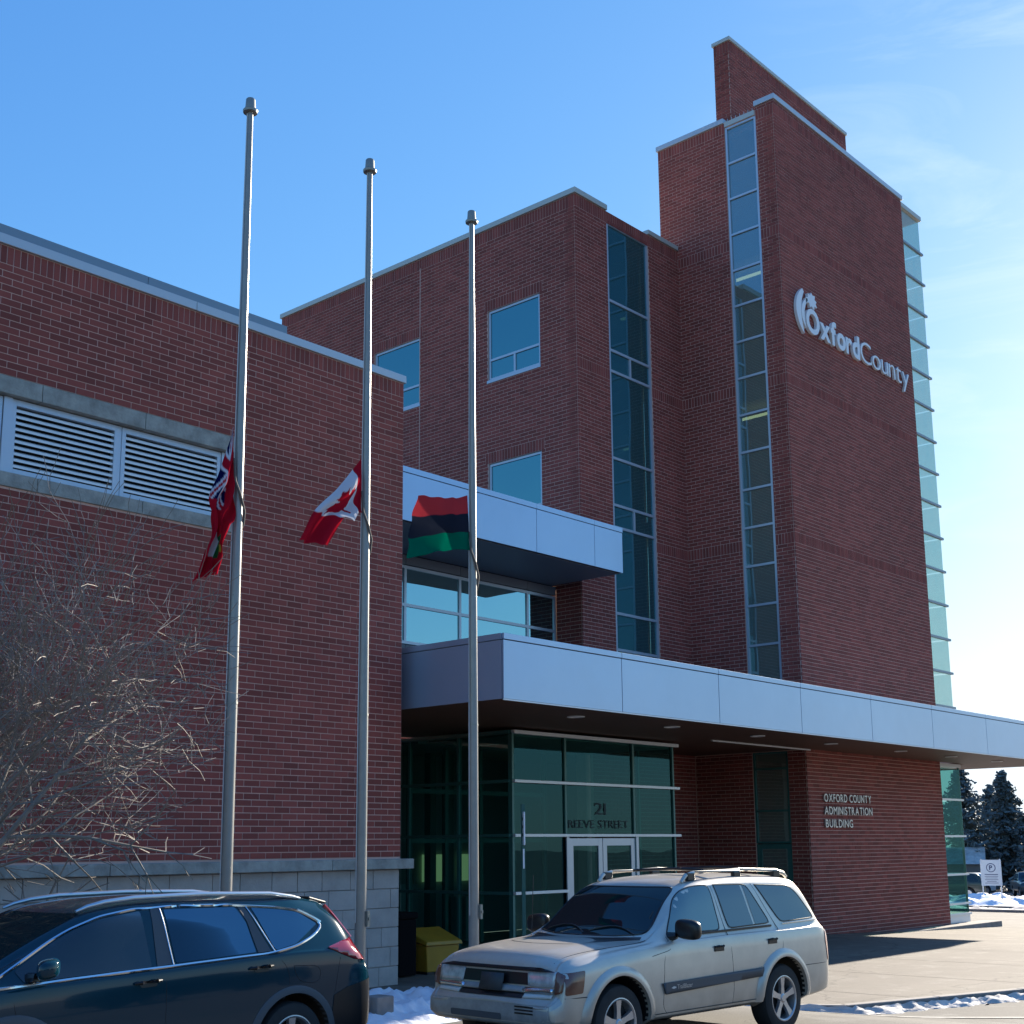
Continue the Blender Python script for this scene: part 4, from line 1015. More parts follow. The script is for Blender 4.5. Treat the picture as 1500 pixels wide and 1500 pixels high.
def cast(bvh, a, b_, axis, side, off):
    if axis == 'y': og, d = Vector((a, 3*side, b_)), Vector((0, -side, 0))
    elif axis == 'x': og, d = Vector((6*side, a, b_)), Vector((-side, 0, 0))
    else: og, d = Vector((a, b_, 4)), Vector((0, 0, -1))
    h = bvh.ray_cast(og, d)
    if h[0] is None:
        h = bvh.find_nearest(Vector((a, .8*side, b_)) if axis == 'y' else Vector((3.6*side, a, b_)))
        return h[0]-d*off
    return h[0]-d*off
def panel(bvh, name, poly, m, parent, axis='y', side=1, off=.004, step=.07, thick=0.0, rnd_=0):
    """sheet cut to poly and laid on the body surface"""
    if rnd_:
        P = []; n = len(poly)
        for i in range(n):
            p, q, r_ = Vector(poly[i-1]), Vector(poly[i]), Vector(poly[(i+1) % n]); a = q+(p-q).normalized()*min(rnd_, (p-q).length*.45); c = q+(r_-q).normalized()*min(rnd_, (r_-q).length*.45)
            for t in (0, .25, .5, .75, 1): P.append(tuple((1-t)**2*a+2*t*(1-t)*q+t*t*c))
        poly = P
    bm = bmesh.new(); bm.faces.new([bm.verts.new((p[0], p[1], 0)) for p in poly])
    for k in (0, 1):
        lo, hi = min(p[k] for p in poly), max(p[k] for p in poly); v = math.floor(lo/step)*step+step
        while v < hi:
            no_ = (1, 0, 0) if k == 0 else (0, 1, 0)
            bmesh.ops.bisect_plane(bm, geom=bm.verts[:]+bm.edges[:]+bm.faces[:], plane_co=(v, v, 0), plane_no=no_); v += step
    for v in bm.verts: v.co = cast(bvh, v.co.x, v.co.y, axis, side, off)
    bmesh.ops.recalc_face_normals(bm, faces=bm.faces)
    me = bpy.data.meshes.new(name); bm.to_mesh(me); bm.free()
    me.polygons.foreach_set('use_smooth', [True]*len(me.polygons)); o = new_obj(name, me, parent, m)
    if thick: sdf = o.modifiers.new('s', 'SOLIDIFY'); sdf.thickness = thick; sdf.offset = 0
    return o
def trim(bvh, name, pts, rad, m, parent, axis='y', side=1, off=.004, closed=False, n=6, flat=1.0, step=.04):
    Q = []
    pts = list(pts)+([pts[0]] if closed else [])
    for a, b_ in zip(pts, pts[1:]):
        k = max(1, int(math.hypot(b_[0]-a[0], b_[1]-a[1])/step))
        Q += [(a[0]+(b_[0]-a[0])*i/k, a[1]+(b_[1]-a[1])*i/k) for i in range(k)]
    Q.append(pts[-1])
    P = [cast(bvh, q[0], q[1], axis, side, off) for q in Q]
    for _ in range(3): P = [P[0]]+[(P[i-1]+P[i]*2+P[i+1])/4 for i in range(1, len(P)-1)]+[P[-1]]
    return MB().tube(P, rad, n).build(name, m, parent, smooth=True, fix=False)
def wheel(parent, x, y, z, r, side, rimm, w=.235, rr=.235, spokes=5, label=None):
    """tyre with tread shoulders, alloy rim with real spokes and hub"""
    t = MB(); h = w/2
    t.lathe([(rr-.01, -h*.8), (rr+.015, -h), (r-.05, -h*1.02), (r-.015, -h*.88), (r, -h*.6), (r+.001, 0), (r, h*.6), (r-.015, h*.88), (r-.05, h*1.02), (rr+.015, h), (rr-.01, h*.8)], axis='y', n=44, cap=False)
    ty = t.build('tyre', TYRE, parent, smooth=True); ty.location = (x, y-side*w/2, z)
    f = side*(h-.03); rm = MB()
    rm.lathe([(rr+.012, f+side*.028), (rr+.002, f+side*.03), (rr-.012, f+side*.02), (rr-.02, f-side*.03), (rr-.03, -f)], axis='y', n=44, cap=False)
    rm.lathe([(.0, f+side*.02), (.035, f+side*.02), (.05, f+side*.012), (.058, f-side*.02)], axis='y', n=24, cap=False)
    for k in range(spokes):
        a = 2*PI*k/spokes+.3; ca_, sa_ = math.cos(a), math.sin(a); P = []
        for (rad, wd, dep) in ((.045, .032, .010), (.12, .026, .012), (rr-.012, .040, .018)):
            for s in (-1, 1):
                P.append((rad*ca_-s*wd*sa_, f+side*dep, rad*sa_+s*wd*ca_)); P.append((rad*ca_-s*wd*sa_*1.15, f+side*(dep-.035), rad*sa_+s*wd*ca_*1.15))
        for q in (0, 4):
            i = q; rm.add(P[i:i+8], [(0, 2, 6, 4), (1, 5, 7, 3), (0, 4, 5, 1), (2, 3, 7, 6), (0, 1, 3, 2), (4, 6, 7, 5)])
    ro = rm.build('rim', rimm, ty, smooth=False); ro.data.polygons.foreach_set('use_smooth', [False]*len(ro.data.polygons))
    dk = MB().lathe([(.0, f-side*.06), (rr-.02, f-side*.06)], axis='y', n=32, cap=False).build('brake_disc', DARKJ, ty)
    return ty
SEAT = mat('seat_fabric', (0.10, 0.095, 0.09), 0.9)
TYRE = mat('tyre_rubber', (0.022, 0.022, 0.023), 0.8, noise=(9, .2))
RIM = mat('alloy', (0.50, 0.49, 0.50), 0.35, metal=.8)
SILV = mat('silver_paint', (0.60, 0.55, 0.475), 0.36, metal=0.4, coat=.35, noise=(2.2, .09))
SILVD = mat('dusty_bumper', (0.33, 0.32, 0.31), 0.55, metal=0.2, noise=(7, .22))
TEAL = mat('dark_teal_paint', (0.003, 0.034, 0.052), 0.10, metal=0.0, coat=.35, spec=.30)
CLAD = mat('grey_cladding', (0.075, 0.08, 0.09), 0.6)
BLKP = mat('black_trim', (0.010, 0.011, 0.013), 0.3)
CHROME = mat('chrome', (0.75, 0.78, 0.80), 0.12, metal=1.0)
BRUSH = mat('satin_rail', (0.62, 0.66, 0.70), 0.28, metal=0.9)
CARG = glass('car_glass', (0.50, 0.62, 0.66), (.7, .8, .8), 0.07, body=(.010, .020, .022), graze=.30)
CARG2 = glass('side_glass_pale', (0.50, 0.56, 0.54), (.7, .8, .8), 0.12, body=(.060, .085, .080), graze=.30)
CARG3 = glass('side_glass_dark', (0.42, 0.45, 0.46), (.4, .4, .4), 0.12, body=(.020, .028, .033), graze=.30)
CARGT = glass('side_glass_tinted', (0.22, 0.36, 0.46), (.1, .1, .1), 0.09, body=(.004, .010, .018), graze=.45)
CARGO = glass('far_car_glass', (0.4, 0.5, 0.5), (.3, .3, .3), 0.1, body=(.01, .015, .02))
LENS = mat('headlamp_lens', (0.46, 0.48, 0.48), 0.12, coat=1, spec=.8, noise=(14, .3))
AMBER = mat('amber_lens', (0.16, 0.055, 0.03), 0.25, coat=1)
REDL = mat('tail_lens', (0.32, 0.008, 0.015), 0.08, coat=1, spec=1)
PLATE = mat('plate_grey', (0.045, 0.05, 0.055), 0.6)
LAMPW = mat('lamp_white', (.62, .60, .56), .3, coat=.6)

def road_dirt(m, z0, z1, col):
    t = m.node_tree; b = t.nodes['Principled BSDF']; g = t.nodes.new('ShaderNodeTexCoord'); sx = t.nodes.new('ShaderNodeSeparateXYZ'); t.links.new(g.outputs['Object'], sx.inputs[0])
    r_ = t.nodes.new('ShaderNodeMapRange'); r_.inputs['From Min'].default_value = z1; r_.inputs['From Max'].default_value = z0; t.links.new(sx.outputs[2], r_.inputs['Value'])
    n = t.nodes.new('ShaderNodeTexNoise'); n.inputs['Scale'].default_value = 5; n.inputs['Detail'].default_value = 8; t.links.new(g.outputs['Object'], n.inputs['Vector'])
    mu_ = t.nodes.new('ShaderNodeMath'); mu_.operation = 'MULTIPLY'; t.links.new(r_.outputs[0], mu_.inputs[0]); t.links.new(n.outputs['Fac'], mu_.inputs[1])
    x = t.nodes.new('ShaderNodeMix'); x.data_type = 'RGBA'; old = b.inputs['Base Color'].links[0].from_socket if b.inputs['Base Color'].links else None
    if old: t.links.new(old, x.inputs['A'])
    else: x.inputs['A'].default_value = b.inputs['Base Color'].default_value
    x.inputs['B'].default_value = (*col, 1); t.links.new(mu_.outputs[0], x.inputs['Factor']); t.links.new(x.outputs['Result'], b.inputs['Base Color'])
road_dirt(SILV, .25, .85, (.24, .20, .16)); road_dirt(TEAL, .25, .70, (.10, .095, .085))
# ---------------- silver SUV
suv = thing('parked_suv', 'dusty silver boxy SUV with roof rack parked before the entrance', 'car', (13.378, 8.804, 0.195), PI-0.043)
stS = [(-1.15, .50, .70, .66, .68, .70, .60), (-1.12, .43, .80, .80, .78, .84, .72), (-1.06, .38, .87, .98, .83, 1.03, .76), (-1.00, .36, .905, 1.08, .86, 1.18, .74), (-.90, .35, .925, 1.12, .875, 1.40, .71),
       (-.78, .34, .935, 1.135, .88, 1.58, .69), (-.62, .33, .94, 1.135, .885, 1.665, .685), (-.3, .33, .945, 1.13, .89, 1.695, .69), (.5, .33, .945, 1.125, .89, 1.71, .695), (1.1, .33, .945, 1.12, .89, 1.69, .69),
       (1.45, .33, .945, 1.11, .89, 1.645, .685), (1.72, .33, .945, 1.105, .89, 1.53, .695), (2.18, .33, .945, 1.09, .885, 1.185, .76), (2.36, .33, .945, 1.075, .885, 1.112, .79), (2.87, .34, .94, 1.03, .87, 1.09, .74),
       (3.35, .35, .925, .97, .86, 1.04, .74), (3.54, .36, .915, .925, .85, .985, .74), (3.61, .37, .90, .85, .84, .90, .75), (3.64, .38, .885, .66, .85, .70, .78), (3.72, .39, .86, .61, .83, .625, .76), (3.76, .43, .80, .57, .78, .58, .72)]
body, bv = car_shell('body', stS, SILV, suv, [(0, .38), (2.87, .38)], .445)
SFD = [(1.985, 1.165), (1.70, 1.50), (1.55, 1.585), (1.36, 1.625), (1.07, 1.635), (1.09, 1.165)]
for sd in (1, -1):
    fdw = [(1.985, 1.165), (1.70, 1.50), (1.55, 1.585), (1.36, 1.625), (1.07, 1.635), (1.09, 1.165)]
    panel(bv, 'window', fdw, CARG2, suv, side=sd, rnd_=.04)
    panel(bv, 'window', [(.975, 1.632), (.50, 1.630), (.455, 1.185), (.935, 1.175)], CARG3, suv, side=sd, rnd_=.03)
    panel(bv, 'window', [(.455, 1.628), (.385, 1.625), (.125, 1.195), (.41, 1.187)], CARG3, suv, side=sd, rnd_=.025)
    panel(bv, 'window', [(.20, 1.615), (-.50, 1.585), (-.60, 1.52), (-.84, 1.215), (-.09, 1.195)], CARG3, suv, side=sd, rnd_=.04)
    for pts in (fdw, [(.975, 1.632), (.385, 1.625), (.125, 1.195), (.935, 1.175)], [(.20, 1.615), (-.50, 1.585), (-.60, 1.52), (-.84, 1.215), (-.09, 1.195)]):
        trim(bv, 'window_seal', pts, .008, BLKP, suv, side=sd, closed=True, off=.001)
    trim(bv, 'belt_moulding', [(1.98, 1.14), (.13, 1.165)], .013, BLKP, suv, side=sd, off=.006)
    trim(bv, 'belt_moulding', [(-.10, 1.175), (-.84, 1.19)], .010, CHROME, suv, side=sd, off=.004)
    panel(bv, 'side_moulding', [(2.22, .70), (2.17, .59), (.42, .645), (.42, .735)], CLAD, suv, side=sd, off=.014, thick=.018)
    panel(bv, 'sill_cladding', [(2.36, .33), (2.40, .41), (.50, .41), (.46, .33)], CLAD, suv, side=sd, off=.006)
    for sm in ([(2.03, 1.10), (2.16, .95), (2.20, .45), (2.12, .40)], [(1.03, 1.62), (1.0, 1.14), (.965, .55), (.99, .40)], [(.27, 1.63), (.02, 1.15), (-.03, .98), (.02, .86)], [(2.02, 1.14), (2.0, 1.02), (2.35, .97)]):
        trim(bv, 'door_seam', sm, .0035, DARKJ, suv, side=sd, off=-.0005, n=4)
    trim(bv, 'bumper_seam', [(-.46, .70), (-1.12, .70)], .004, DARKJ, suv, side=sd, off=-.0005, n=4)
    trim(bv, 'bumper_seam', [(3.33, .66), (3.62, .665)], .005, DARKJ, suv, side=sd, off=-.0005, n=4)
    for hx, hz in ((1.22, .985), (.20, 1.005)):
        c = cast(bv, hx, hz, 'y', sd, 0)
        MB().box(hx-.085, hx+.085, c.y-.012*sd if sd < 0 else c.y-.002, c.y+.002 if sd < 0 else c.y+.012, hz-.032, hz+.028).build('door_handle_recess', BLKP, suv, bevel=.006)
        MB().tube([(hx-.085, c.y+.008*sd, hz+.018), (hx-.04, c.y+.036*sd, hz+.022), (hx+.04, c.y+.036*sd, hz+.022), (hx+.085, c.y+.008*sd, hz+.018)], [.010, .014, .014, .010], 8).build('door_handle', BLKP, suv, smooth=True)
    # wheel-arch flares
    for ax in (0, 2.87):
        inner = [(ax+.445*math.cos(R(a)), .38+.445*math.sin(R(a))) for a in range(-8, 189, 7)]
        outer = [(ax+.555*math.cos(R(a)), .38+.535*math.sin(R(a))) for a in range(188, -9, -7)]
        fb = MB(); n = len(inner); ring = []
        for i in range(n):
            pi_, po = inner[i], outer[n-1-i]
            a_ = cast(bv, po[0], po[1], 'y', sd, .001); m1 = cast(bv, (po[0]*.75+pi_[0]*.25), (po[1]*.75+pi_[1]*.25), 'y', sd, .020); 
            yy = max(abs(m1.y), abs(a_.y)-.01)*sd
            ring += [a_, Vector((m1.x, yy+.008*sd, m1.z)), Vector((po[0]*.3+pi_[0]*.7, yy+.022*sd, po[1]*.3+pi_[1]*.7)), Vector((pi_[0], yy+.018*sd, pi_[1])), Vector((pi_[0]*1, yy-.05*sd, pi_[1]))]
        fb.add(ring, [(i*5+k, (i+1)*5+k, (i+1)*5+k+1, i*5+k+1) for i in range(n-1) for k in range(4)])
        fb.build('wheel_arch_flare', SILV, suv, smooth=True)
    for ax in (0, 2.87): wheel(suv, ax, sd*.935, .37, .37, sd, RIM, label=1)
    # roof rails
    MB().tube([(1.38, sd*.585, 1.665), (1.30, sd*.585, 1.735), (1.15, sd*.585, 1.765), (.3, sd*.585, 1.785), (-.45, sd*.585, 1.765), (-.62, sd*.585, 1.725), (-.68, sd*.585, 1.68)], [.02, .024, .022, .022, .022, .024, .018], 10).build('roof_rail', SILV, suv, smooth=True)
    for x in (1.22, .35, -.45): MB().box(x-.07, x+.07, sd*.585-.025, sd*.585+.025, 1.68, 1.765).build('rail_foot', BLKP, suv, bevel=.012)
    # mirrors
    mm = MB(); c = cast(bv, 1.93, 1.17, 'y', sd, 0)
    mm.tube([(1.96, c.y-.03*sd, 1.13), (1.94, c.y+.09*sd, 1.15)], [.055, .035], 8)
    mo = mm.build('mirror_arm', BLKP, suv, smooth=True)
    bm = bmesh.new(); bmesh.ops.create_uvsphere(bm, u_segments=24, v_segments=16, radius=1)
    for v in bm.verts:
        x, y, z = v.co; x = math.copysign(abs(x)**.6, x); y = math.copysign(abs(y)**.62, y); z = math.copysign(abs(z)**.62, z)
        v.co = (1.90+.065*x, c.y+.21*sd+.15*y, 1.215+.10*z+(-.01*y*sd))
    me = bpy.data.meshes.new('wing_mirror'); bm.to_mesh(me); bm.free(); me.polygons.foreach_set('use_smooth', [True]*len(me.polygons)); new_obj('wing_mirror', me, suv, BLKP)
    # lights
    panel(bv, 'headlamp', [(sd*.43, .885), (sd*.45, .755), (sd*.78, .76), (sd*.80, .90)], LENS, suv, axis='x', side=1, off=.012, step=.05, rnd_=.02, thick=.01)
    panel(bv, 'turn_signal', [(sd*.79, .905), (sd*.785, .69), (sd*.875, .72), (sd*.885, .87)], AMBER, suv, axis='x', side=1, off=.012, step=.04, rnd_=.02, thick=.01)
    panel(bv, 'side_lamp', [(3.35, .905), (3.40, .70), (3.62, .69), (3.60, .89)], AMBER, suv, axis='y', side=sd, off=.006, step=.04, rnd_=.02)
    panel(bv, 'chrome_bar', [(sd*.40, .745), (sd*.40, .70), (sd*.77, .705), (sd*.775, .745)], CHROME, suv, axis='x', side=1, off=.022, step=.05, thick=.02)
    panel(bv, 'running_lamp', [(sd*.44, .695), (sd*.44, .655), (sd*.77, .66), (sd*.77, .698)], LAMPW, suv, axis='x', side=1, off=.012, step=.05, thick=.01)
    panel(bv, 'tail_lamp', [(-.97, 1.08), (-1.05, 1.02), (-1.115, .76), (-.99, .72), (-.945, .95)], REDL, suv, axis='y', side=sd, off=.007, step=.04, rnd_=.02)
    panel(bv, 'tail_lamp', [(sd*.70, 1.08), (sd*.70, .74), (sd*.845, .74), (sd*.86, 1.05)], REDL, suv, axis='x', side=-1, off=.007, step=.04)
panel(bv, 'grille', [(-.43, .875), (-.45, .765), (.45, .765), (.43, .875)], BLKP, suv, axis='x', side=1, off=.010, step=.06)
panel(bv, 'grille_bar', [(-.42, .75), (-.42, .70), (.42, .70), (.42, .75)], SILVD, suv, axis='x', side=1, off=.024, step=.06, thick=.02)
panel(bv, 'lower_grille', [(-.43, .695), (-.43, .65), (.43, .65), (.43, .695)], BLKP, suv, axis='x', side=1, off=.008, step=.06)
panel(bv, 'number_plate', [(-.16, .86), (-.16, .70), (.15, .70), (.15, .86)], PLATE, suv, axis='x', side=1, off=.05, step=.2, thick=.006)
panel(bv, 'hood_deflector', [(-.60, .93), (-.78, .90), (-.60, .895), (.60, .895), (.78, .90), (.60, .93)], BLKP, suv, axis='x', side=1, off=.035, step=.06, thick=.01)
panel(bv, 'bumper_skin', [(-.80, .60), (-.83, .45), (-.6, .41), (.6, .41), (.83, .45), (.80, .60)], SILVD, suv, axis='x', side=1, off=.006, step=.06)
panel(bv, 'bumper_slot', [(-.5, .50), (-.5, .44), (.2, .44), (.2, .50)], CLAD, suv, axis='x', side=1, off=.010, step=.06, rnd_=.02)
for k in range(3): panel(bv, 'bumper_vent', [(.38, .585-k*.03), (.38, .57-k*.03), (.62, .57-k*.03), (.62, .585-k*.03)], BLKP, suv, axis='x', side=1, off=.010, step=.06)
panel(bv, 'windscreen', [(-.73, 1.17), (-.62, 1.62), (.62, 1.62), (.73, 1.17), (.4, 1.145), (-.4, 1.145)], CARG, suv, axis='x', side=1, off=.006, step=.06, rnd_=.05)
trim(bv, 'windscreen_seal', [(-.73, 1.17), (-.62, 1.62), (.62, 1.62), (.73, 1.17), (.4, 1.145), (-.4, 1.145)], .010, BLKP, suv, axis='x', closed=True, off=.002)
panel(bv, 'cowl', [(-.72, 1.145), (-.74, 1.12), (-.4, 1.105), (.4, 1.105), (.74, 1.12), (.72, 1.145), (.4, 1.135), (-.4, 1.135)], BLKP, suv, axis='x', side=1, off=.010, step=.06)
for y0, y1 in ((.62, .02), (-.02, -.60)):
    P = [cast(bv, y0+(y1-y0)*i/8, 1.165+.07*math.sin(PI*i/9), 'x', 1, .025) for i in range(9)]
    MB().tube(P, .009, 6).build('wiper', BLKP, suv, smooth=True)
for x in (.75, -.1): MB().tube([(x, -.585, 1.775), (x, 0, 1.80), (x, .585, 1.775)], .016, 8).build('roof_crossbar', BLKP, suv, smooth=True)
panel(bv, 'rear_window', [(-.66, 1.20), (-.60, 1.56), (.60, 1.56), (.66, 1.20)], CARG3, suv, axis='x', side=-1, off=.006, step=.06, rnd_=.04)
MB().tube([(2.35, -.74, 1.08), (2.32, -.75, 1.25), (2.28, -.76, 1.75)], .004, 5).build('aerial', BLKP, suv)
for sm in ([(2.28, .79), (3.55, .70)], [(2.28, -.79), (3.55, -.70)]): trim(bv, 'hood_seam', sm, .004, DARKJ, suv, axis='z', off=-.0005, n=4)
bd = MB(); bd.add([(2.10, 0, .648), (2.06, 0, .663), (2.02, 0, .655), (2.02, 0, .645), (2.06, 0, .637)], [(0, 1, 2, 3, 4)])
eb = bd.build('badge', LAMPW, suv, fix=False); eb.location = (0, cast(bv, 2.06, .65, 'y', 1, .027).y, 0)
tm = letter_mesh('TrailBlazer', .062, 0, .001)
for v in tm.vertices: v.co = (2.0-v.co.x*.95, v.co.z, v.co.y+.632+.012*v.co.x)
to = new_obj('badge_lettering', tm, suv, LETTER); to.location = (0, cast(bv, 1.8, .65, 'y', 1, .026).y, 0)

# ---------------- dark teal crossover
crv = thing('parked_crossover', 'glossy dark teal crossover with chrome window line and silver roof rails', 'car', (7.69, 9.5+.925, 0.20), PI)
stC = [(-1.02, .52, .66, .72, .64, .76, .56), (-1.00, .46, .76, .82, .74, .88, .66), (-.95, .38, .85, .93, .82, 1.02, .70), (-.88, .35, .89, 1.02, .85, 1.16, .68), (-.78, .34, .91, 1.10, .87, 1.33, .64), (-.64, .33, .918, 1.15, .88, 1.51, .61), (-.48, .33, .92, 1.155, .885, 1.585, .61),
       (-.1, .32, .925, 1.16, .89, 1.625, .63), (.5, .32, .925, 1.135, .89, 1.625, .645), (1.1, .32, .925, 1.11, .89, 1.635, .65), (1.5, .32, .925, 1.095, .89, 1.625, .65), (1.85, .32, .925, 1.085, .89, 1.585, .655), (2.2, .32, .925, 1.07, .89, 1.46, .67),
       (2.7, .32, .92, 1.05, .88, 1.225, .715), (2.95, .32, .92, 1.03, .87, 1.09, .75), (3.2, .33, .90, .98, .85, 1.02, .72), (3.45, .35, .86, .90, .81, .93, .70), (3.56, .37, .80, .76, .76, .79, .66), (3.60, .42, .72, .62, .70, .64, .6)]
cb_, cv = car_shell('body', stC, TEAL, crv, [(0, .37), (2.66, .37)], .425)
for sd in (1, -1):
    line = [(2.73, 1.125), (2.5, 1.245), (2.26, 1.37), (2.07, 1.455), (1.83, 1.53), (1.51, 1.575), (1.1, 1.585), (.6, 1.575), (0.01, 1.53), (-.18, 1.50), (-.40, 1.39), (-.44, 1.36), (-.28, 1.27), (-.05, 1.195), (.21, 1.155), (1.08, 1.12), (2.17, 1.08), (2.75, 1.05)]
    panel(cv, 'window', [(2.60, 1.165), (2.26, 1.35), (2.07, 1.435), (1.83, 1.51), (1.46, 1.56), (1.45, 1.12), (2.17, 1.095), (2.55, 1.08)], CARG3, crv, side=sd, off=.006, step=.06, rnd_=.02)
    panel(cv, 'window', [(1.235, 1.563), (.50, 1.555), (.43, 1.42), (.40, 1.17), (1.22, 1.135)], CARGT, crv, side=sd, off=.006, step=.06, rnd_=.02)
    panel(cv, 'window', [(.33, 1.545), (.01, 1.515), (-.18, 1.485), (-.37, 1.375), (-.05, 1.215), (.18, 1.175), (.20, 1.20)], CARGT, crv, side=sd, off=.006, step=.05, rnd_=.02)
    panel(cv, 'pillar_cover', [(1.36, 1.57), (1.27, 1.573), (1.26, 1.13), (1.40, 1.12)], CLAD, crv, side=sd, off=.0065, step=.06)
    panel(cv, 'pillar_cover', [(.47, 1.56), (.40, 1.56), (.24, 1.17), (.38, 1.165), (.415, 1.42)], CLAD, crv, side=sd, off=.0065, step=.06)
    trim(cv, 'chrome_line', line, .0135, CHROME, crv, side=sd, off=.006, closed=False)
    trim(cv, 'chrome_line', [(-.18, 1.50), (-.30, 1.455), (-.42, 1.385)], [.014]+[.022]*20 if False else .019, CHROME, crv, side=sd, off=.004)
    trim(cv, 'pillar_edge', [(1.27, 1.578), (1.25, 1.125)], .007, CHROME, crv, side=sd, off=.010)
    trim(cv, 'pillar_edge', [(.385, 1.56), (.20, 1.155)], .007, CHROME, crv, side=sd, off=.010)
    for sm in ([(1.33, 1.10), (1.33, .62), (1.27, .40)], [(.21, 1.14), (.07, 1.02), (.05, .85), (.13, .75)], [(2.66, 1.05), (2.62, .80), (2.45, .55), (2.35, .42)], [(.01, 1.03), (-.28, 1.015), (-.31, .99), (-.30, .88), (-.27, .865), (-.06, .88), (-.01, .92), (.01, 1.03)], [(-.54, 1.07), (-.50, .92), (-.47, .76)]):
        trim(cv, 'body_seam', sm, .0035, DARKJ, crv, side=sd, off=-.0005, n=4)
    for hx, hz in ((1.51, 1.005), (.38, 1.04)):
        c = cast(cv, hx, hz, 'y', sd, 0)
        MB().tube([(hx-.13, c.y+.010*sd, hz+.008), (hx-.07, c.y+.040*sd, hz+.010), (hx+.07, c.y+.040*sd, hz+.004), (hx+.12, c.y+.010*sd, hz-.002)], [.010, .017, .017, .010], 8).build('door_handle', BLKP, crv, smooth=True)
        panel(cv, 'handle_cup', [(hx-.10, hz-.035), (hx+.06, hz-.04), (hx+.08, hz+.01), (hx-.08, hz+.015)], BLKP, crv, side=sd, off=.002, step=.05, rnd_=.03)
    MB().tube([(2.0, sd*.60, 1.575), (1.9, sd*.60, 1.61), (1.75, sd*.60, 1.64), (1.48, sd*.60, 1.665), (.8, sd*.60, 1.675), (.06, sd*.60, 1.655), (-.2, sd*.595, 1.62), (-.30, sd*.59, 1.60)], [.012, .018, .021, .022, .022, .022, .020, .012], 10).build('roof_rail', BRUSH, crv, smooth=True)
    for ax in (0, 2.66):
        inner = [(ax+.425*math.cos(R(a)), .37+.425*math.sin(R(a))) for a in range(-8, 189, 7)]; outer = [(ax+.50*math.cos(R(a)), .37+.49*math.sin(R(a))) for a in range(188, -9, -7)]
        fb = MB(); n = len(inner); ring = []
        for i in range(n):
            pi_, po = inner[i], outer[n-1-i]; a_ = cast(cv, po[0], po[1], 'y', sd, .002); yy = a_.y+.010*sd
            ring += [a_, Vector((po[0]*.8+pi_[0]*.2, yy, po[1]*.8+pi_[1]*.2)), Vector((pi_[0], yy, pi_[1])), Vector((pi_[0], yy-.06*sd, pi_[1]))]
        fb.add(ring, [(i*4+k, (i+1)*4+k, (i+1)*4+k+1, i*4+k+1) for i in range(n-1) for k in range(3)]); fb.build('arch_cladding', CLAD, crv, smooth=True)
        wheel(crv, ax, sd*.915, .36, .36, sd, RIM)
    panel(cv, 'sill_cladding', [(2.2, .32), (2.2, .42), (.45, .42), (.45, .32)], CLAD, crv, side=sd, off=.006)
    # L-shaped tail lamp: slim upright along the hatch and a wedge on the flank
    panel(cv, 'tail_lamp', [(-.40, 1.165), (-.60, 1.21), (-.80, 1.235), (-.90, 1.15), (-.90, 1.02), (-.72, 1.04), (-.55, 1.10)], REDL, crv, side=sd, off=.008, step=.04, rnd_=.02, thick=.006)
    trim(cv, 'tail_lamp_upright', [(sd*.585, 1.52), (sd*.64, 1.38), (sd*.71, 1.22)], .026, REDL, crv, axis='x', side=-1, off=.004)
    panel(cv, 'rear_corner_cladding', [(-.46, .74), (-.62, .80), (-.97, .86), (-1.02, .60), (-.9, .36), (-.42, .34)], BLKP, crv, side=sd, off=.006, step=.05)
    c = cast(cv, 2.42, 1.14, 'y', sd, 0)
    MB().tube([(2.50, c.y-.03*sd, 1.10), (2.48, c.y+.10*sd, 1.12)], [.05, .035], 8).build('mirror_arm', BLKP, crv, smooth=True)
    bm = bmesh.new(); bmesh.ops.create_uvsphere(bm, u_segments=24, v_segments=16, radius=1)
    for v in bm.verts:
        x, y, z = v.co; x = math.copysign(abs(x)**.7, x); y = math.copysign(abs(y)**.62, y); z = math.copysign(abs(z)**.62, z)
        v.co = (2.45+.095*x+.06*(y*sd), c.y+.20*sd+.13*y, 1.185+.075*z-.01*x)
    me = bpy.data.meshes.new('wing_mirror'); bm.to_mesh(me); bm.free(); me.polygons.foreach_set('use_smooth', [True]*len(me.polygons)); new_obj('wing_mirror', me, crv, TEAL)
panel(cv, 'windscreen', [(-.68, 1.14), (-.60, 1.56), (.60, 1.56), (.68, 1.14)], CARG, crv, axis='x', side=1, off=.006, step=.06, rnd_=.05)
panel(cv, 'rear_window', [(-.60, 1.22), (-.52, 1.48), (.52, 1.48), (.60, 1.22)], CARG, crv, axis='x', side=-1, off=.006, step=.06, rnd_=.04)
MB().add([(-.44, -.56, 1.565), (-.44, .56, 1.565), (-.70, .50, 1.535), (-.70, -.50, 1.535), (-.44, -.56, 1.615), (-.44, .56, 1.615), (-.70, .50, 1.56), (-.70, -.50, 1.56)],
         [(0, 3, 2, 1), (4, 5, 6, 7), (0, 1, 5, 4), (1, 2, 6, 5), (2, 3, 7, 6), (3, 0, 4, 7)]).build('roof_spoiler', BLKP, crv, bevel=.01)

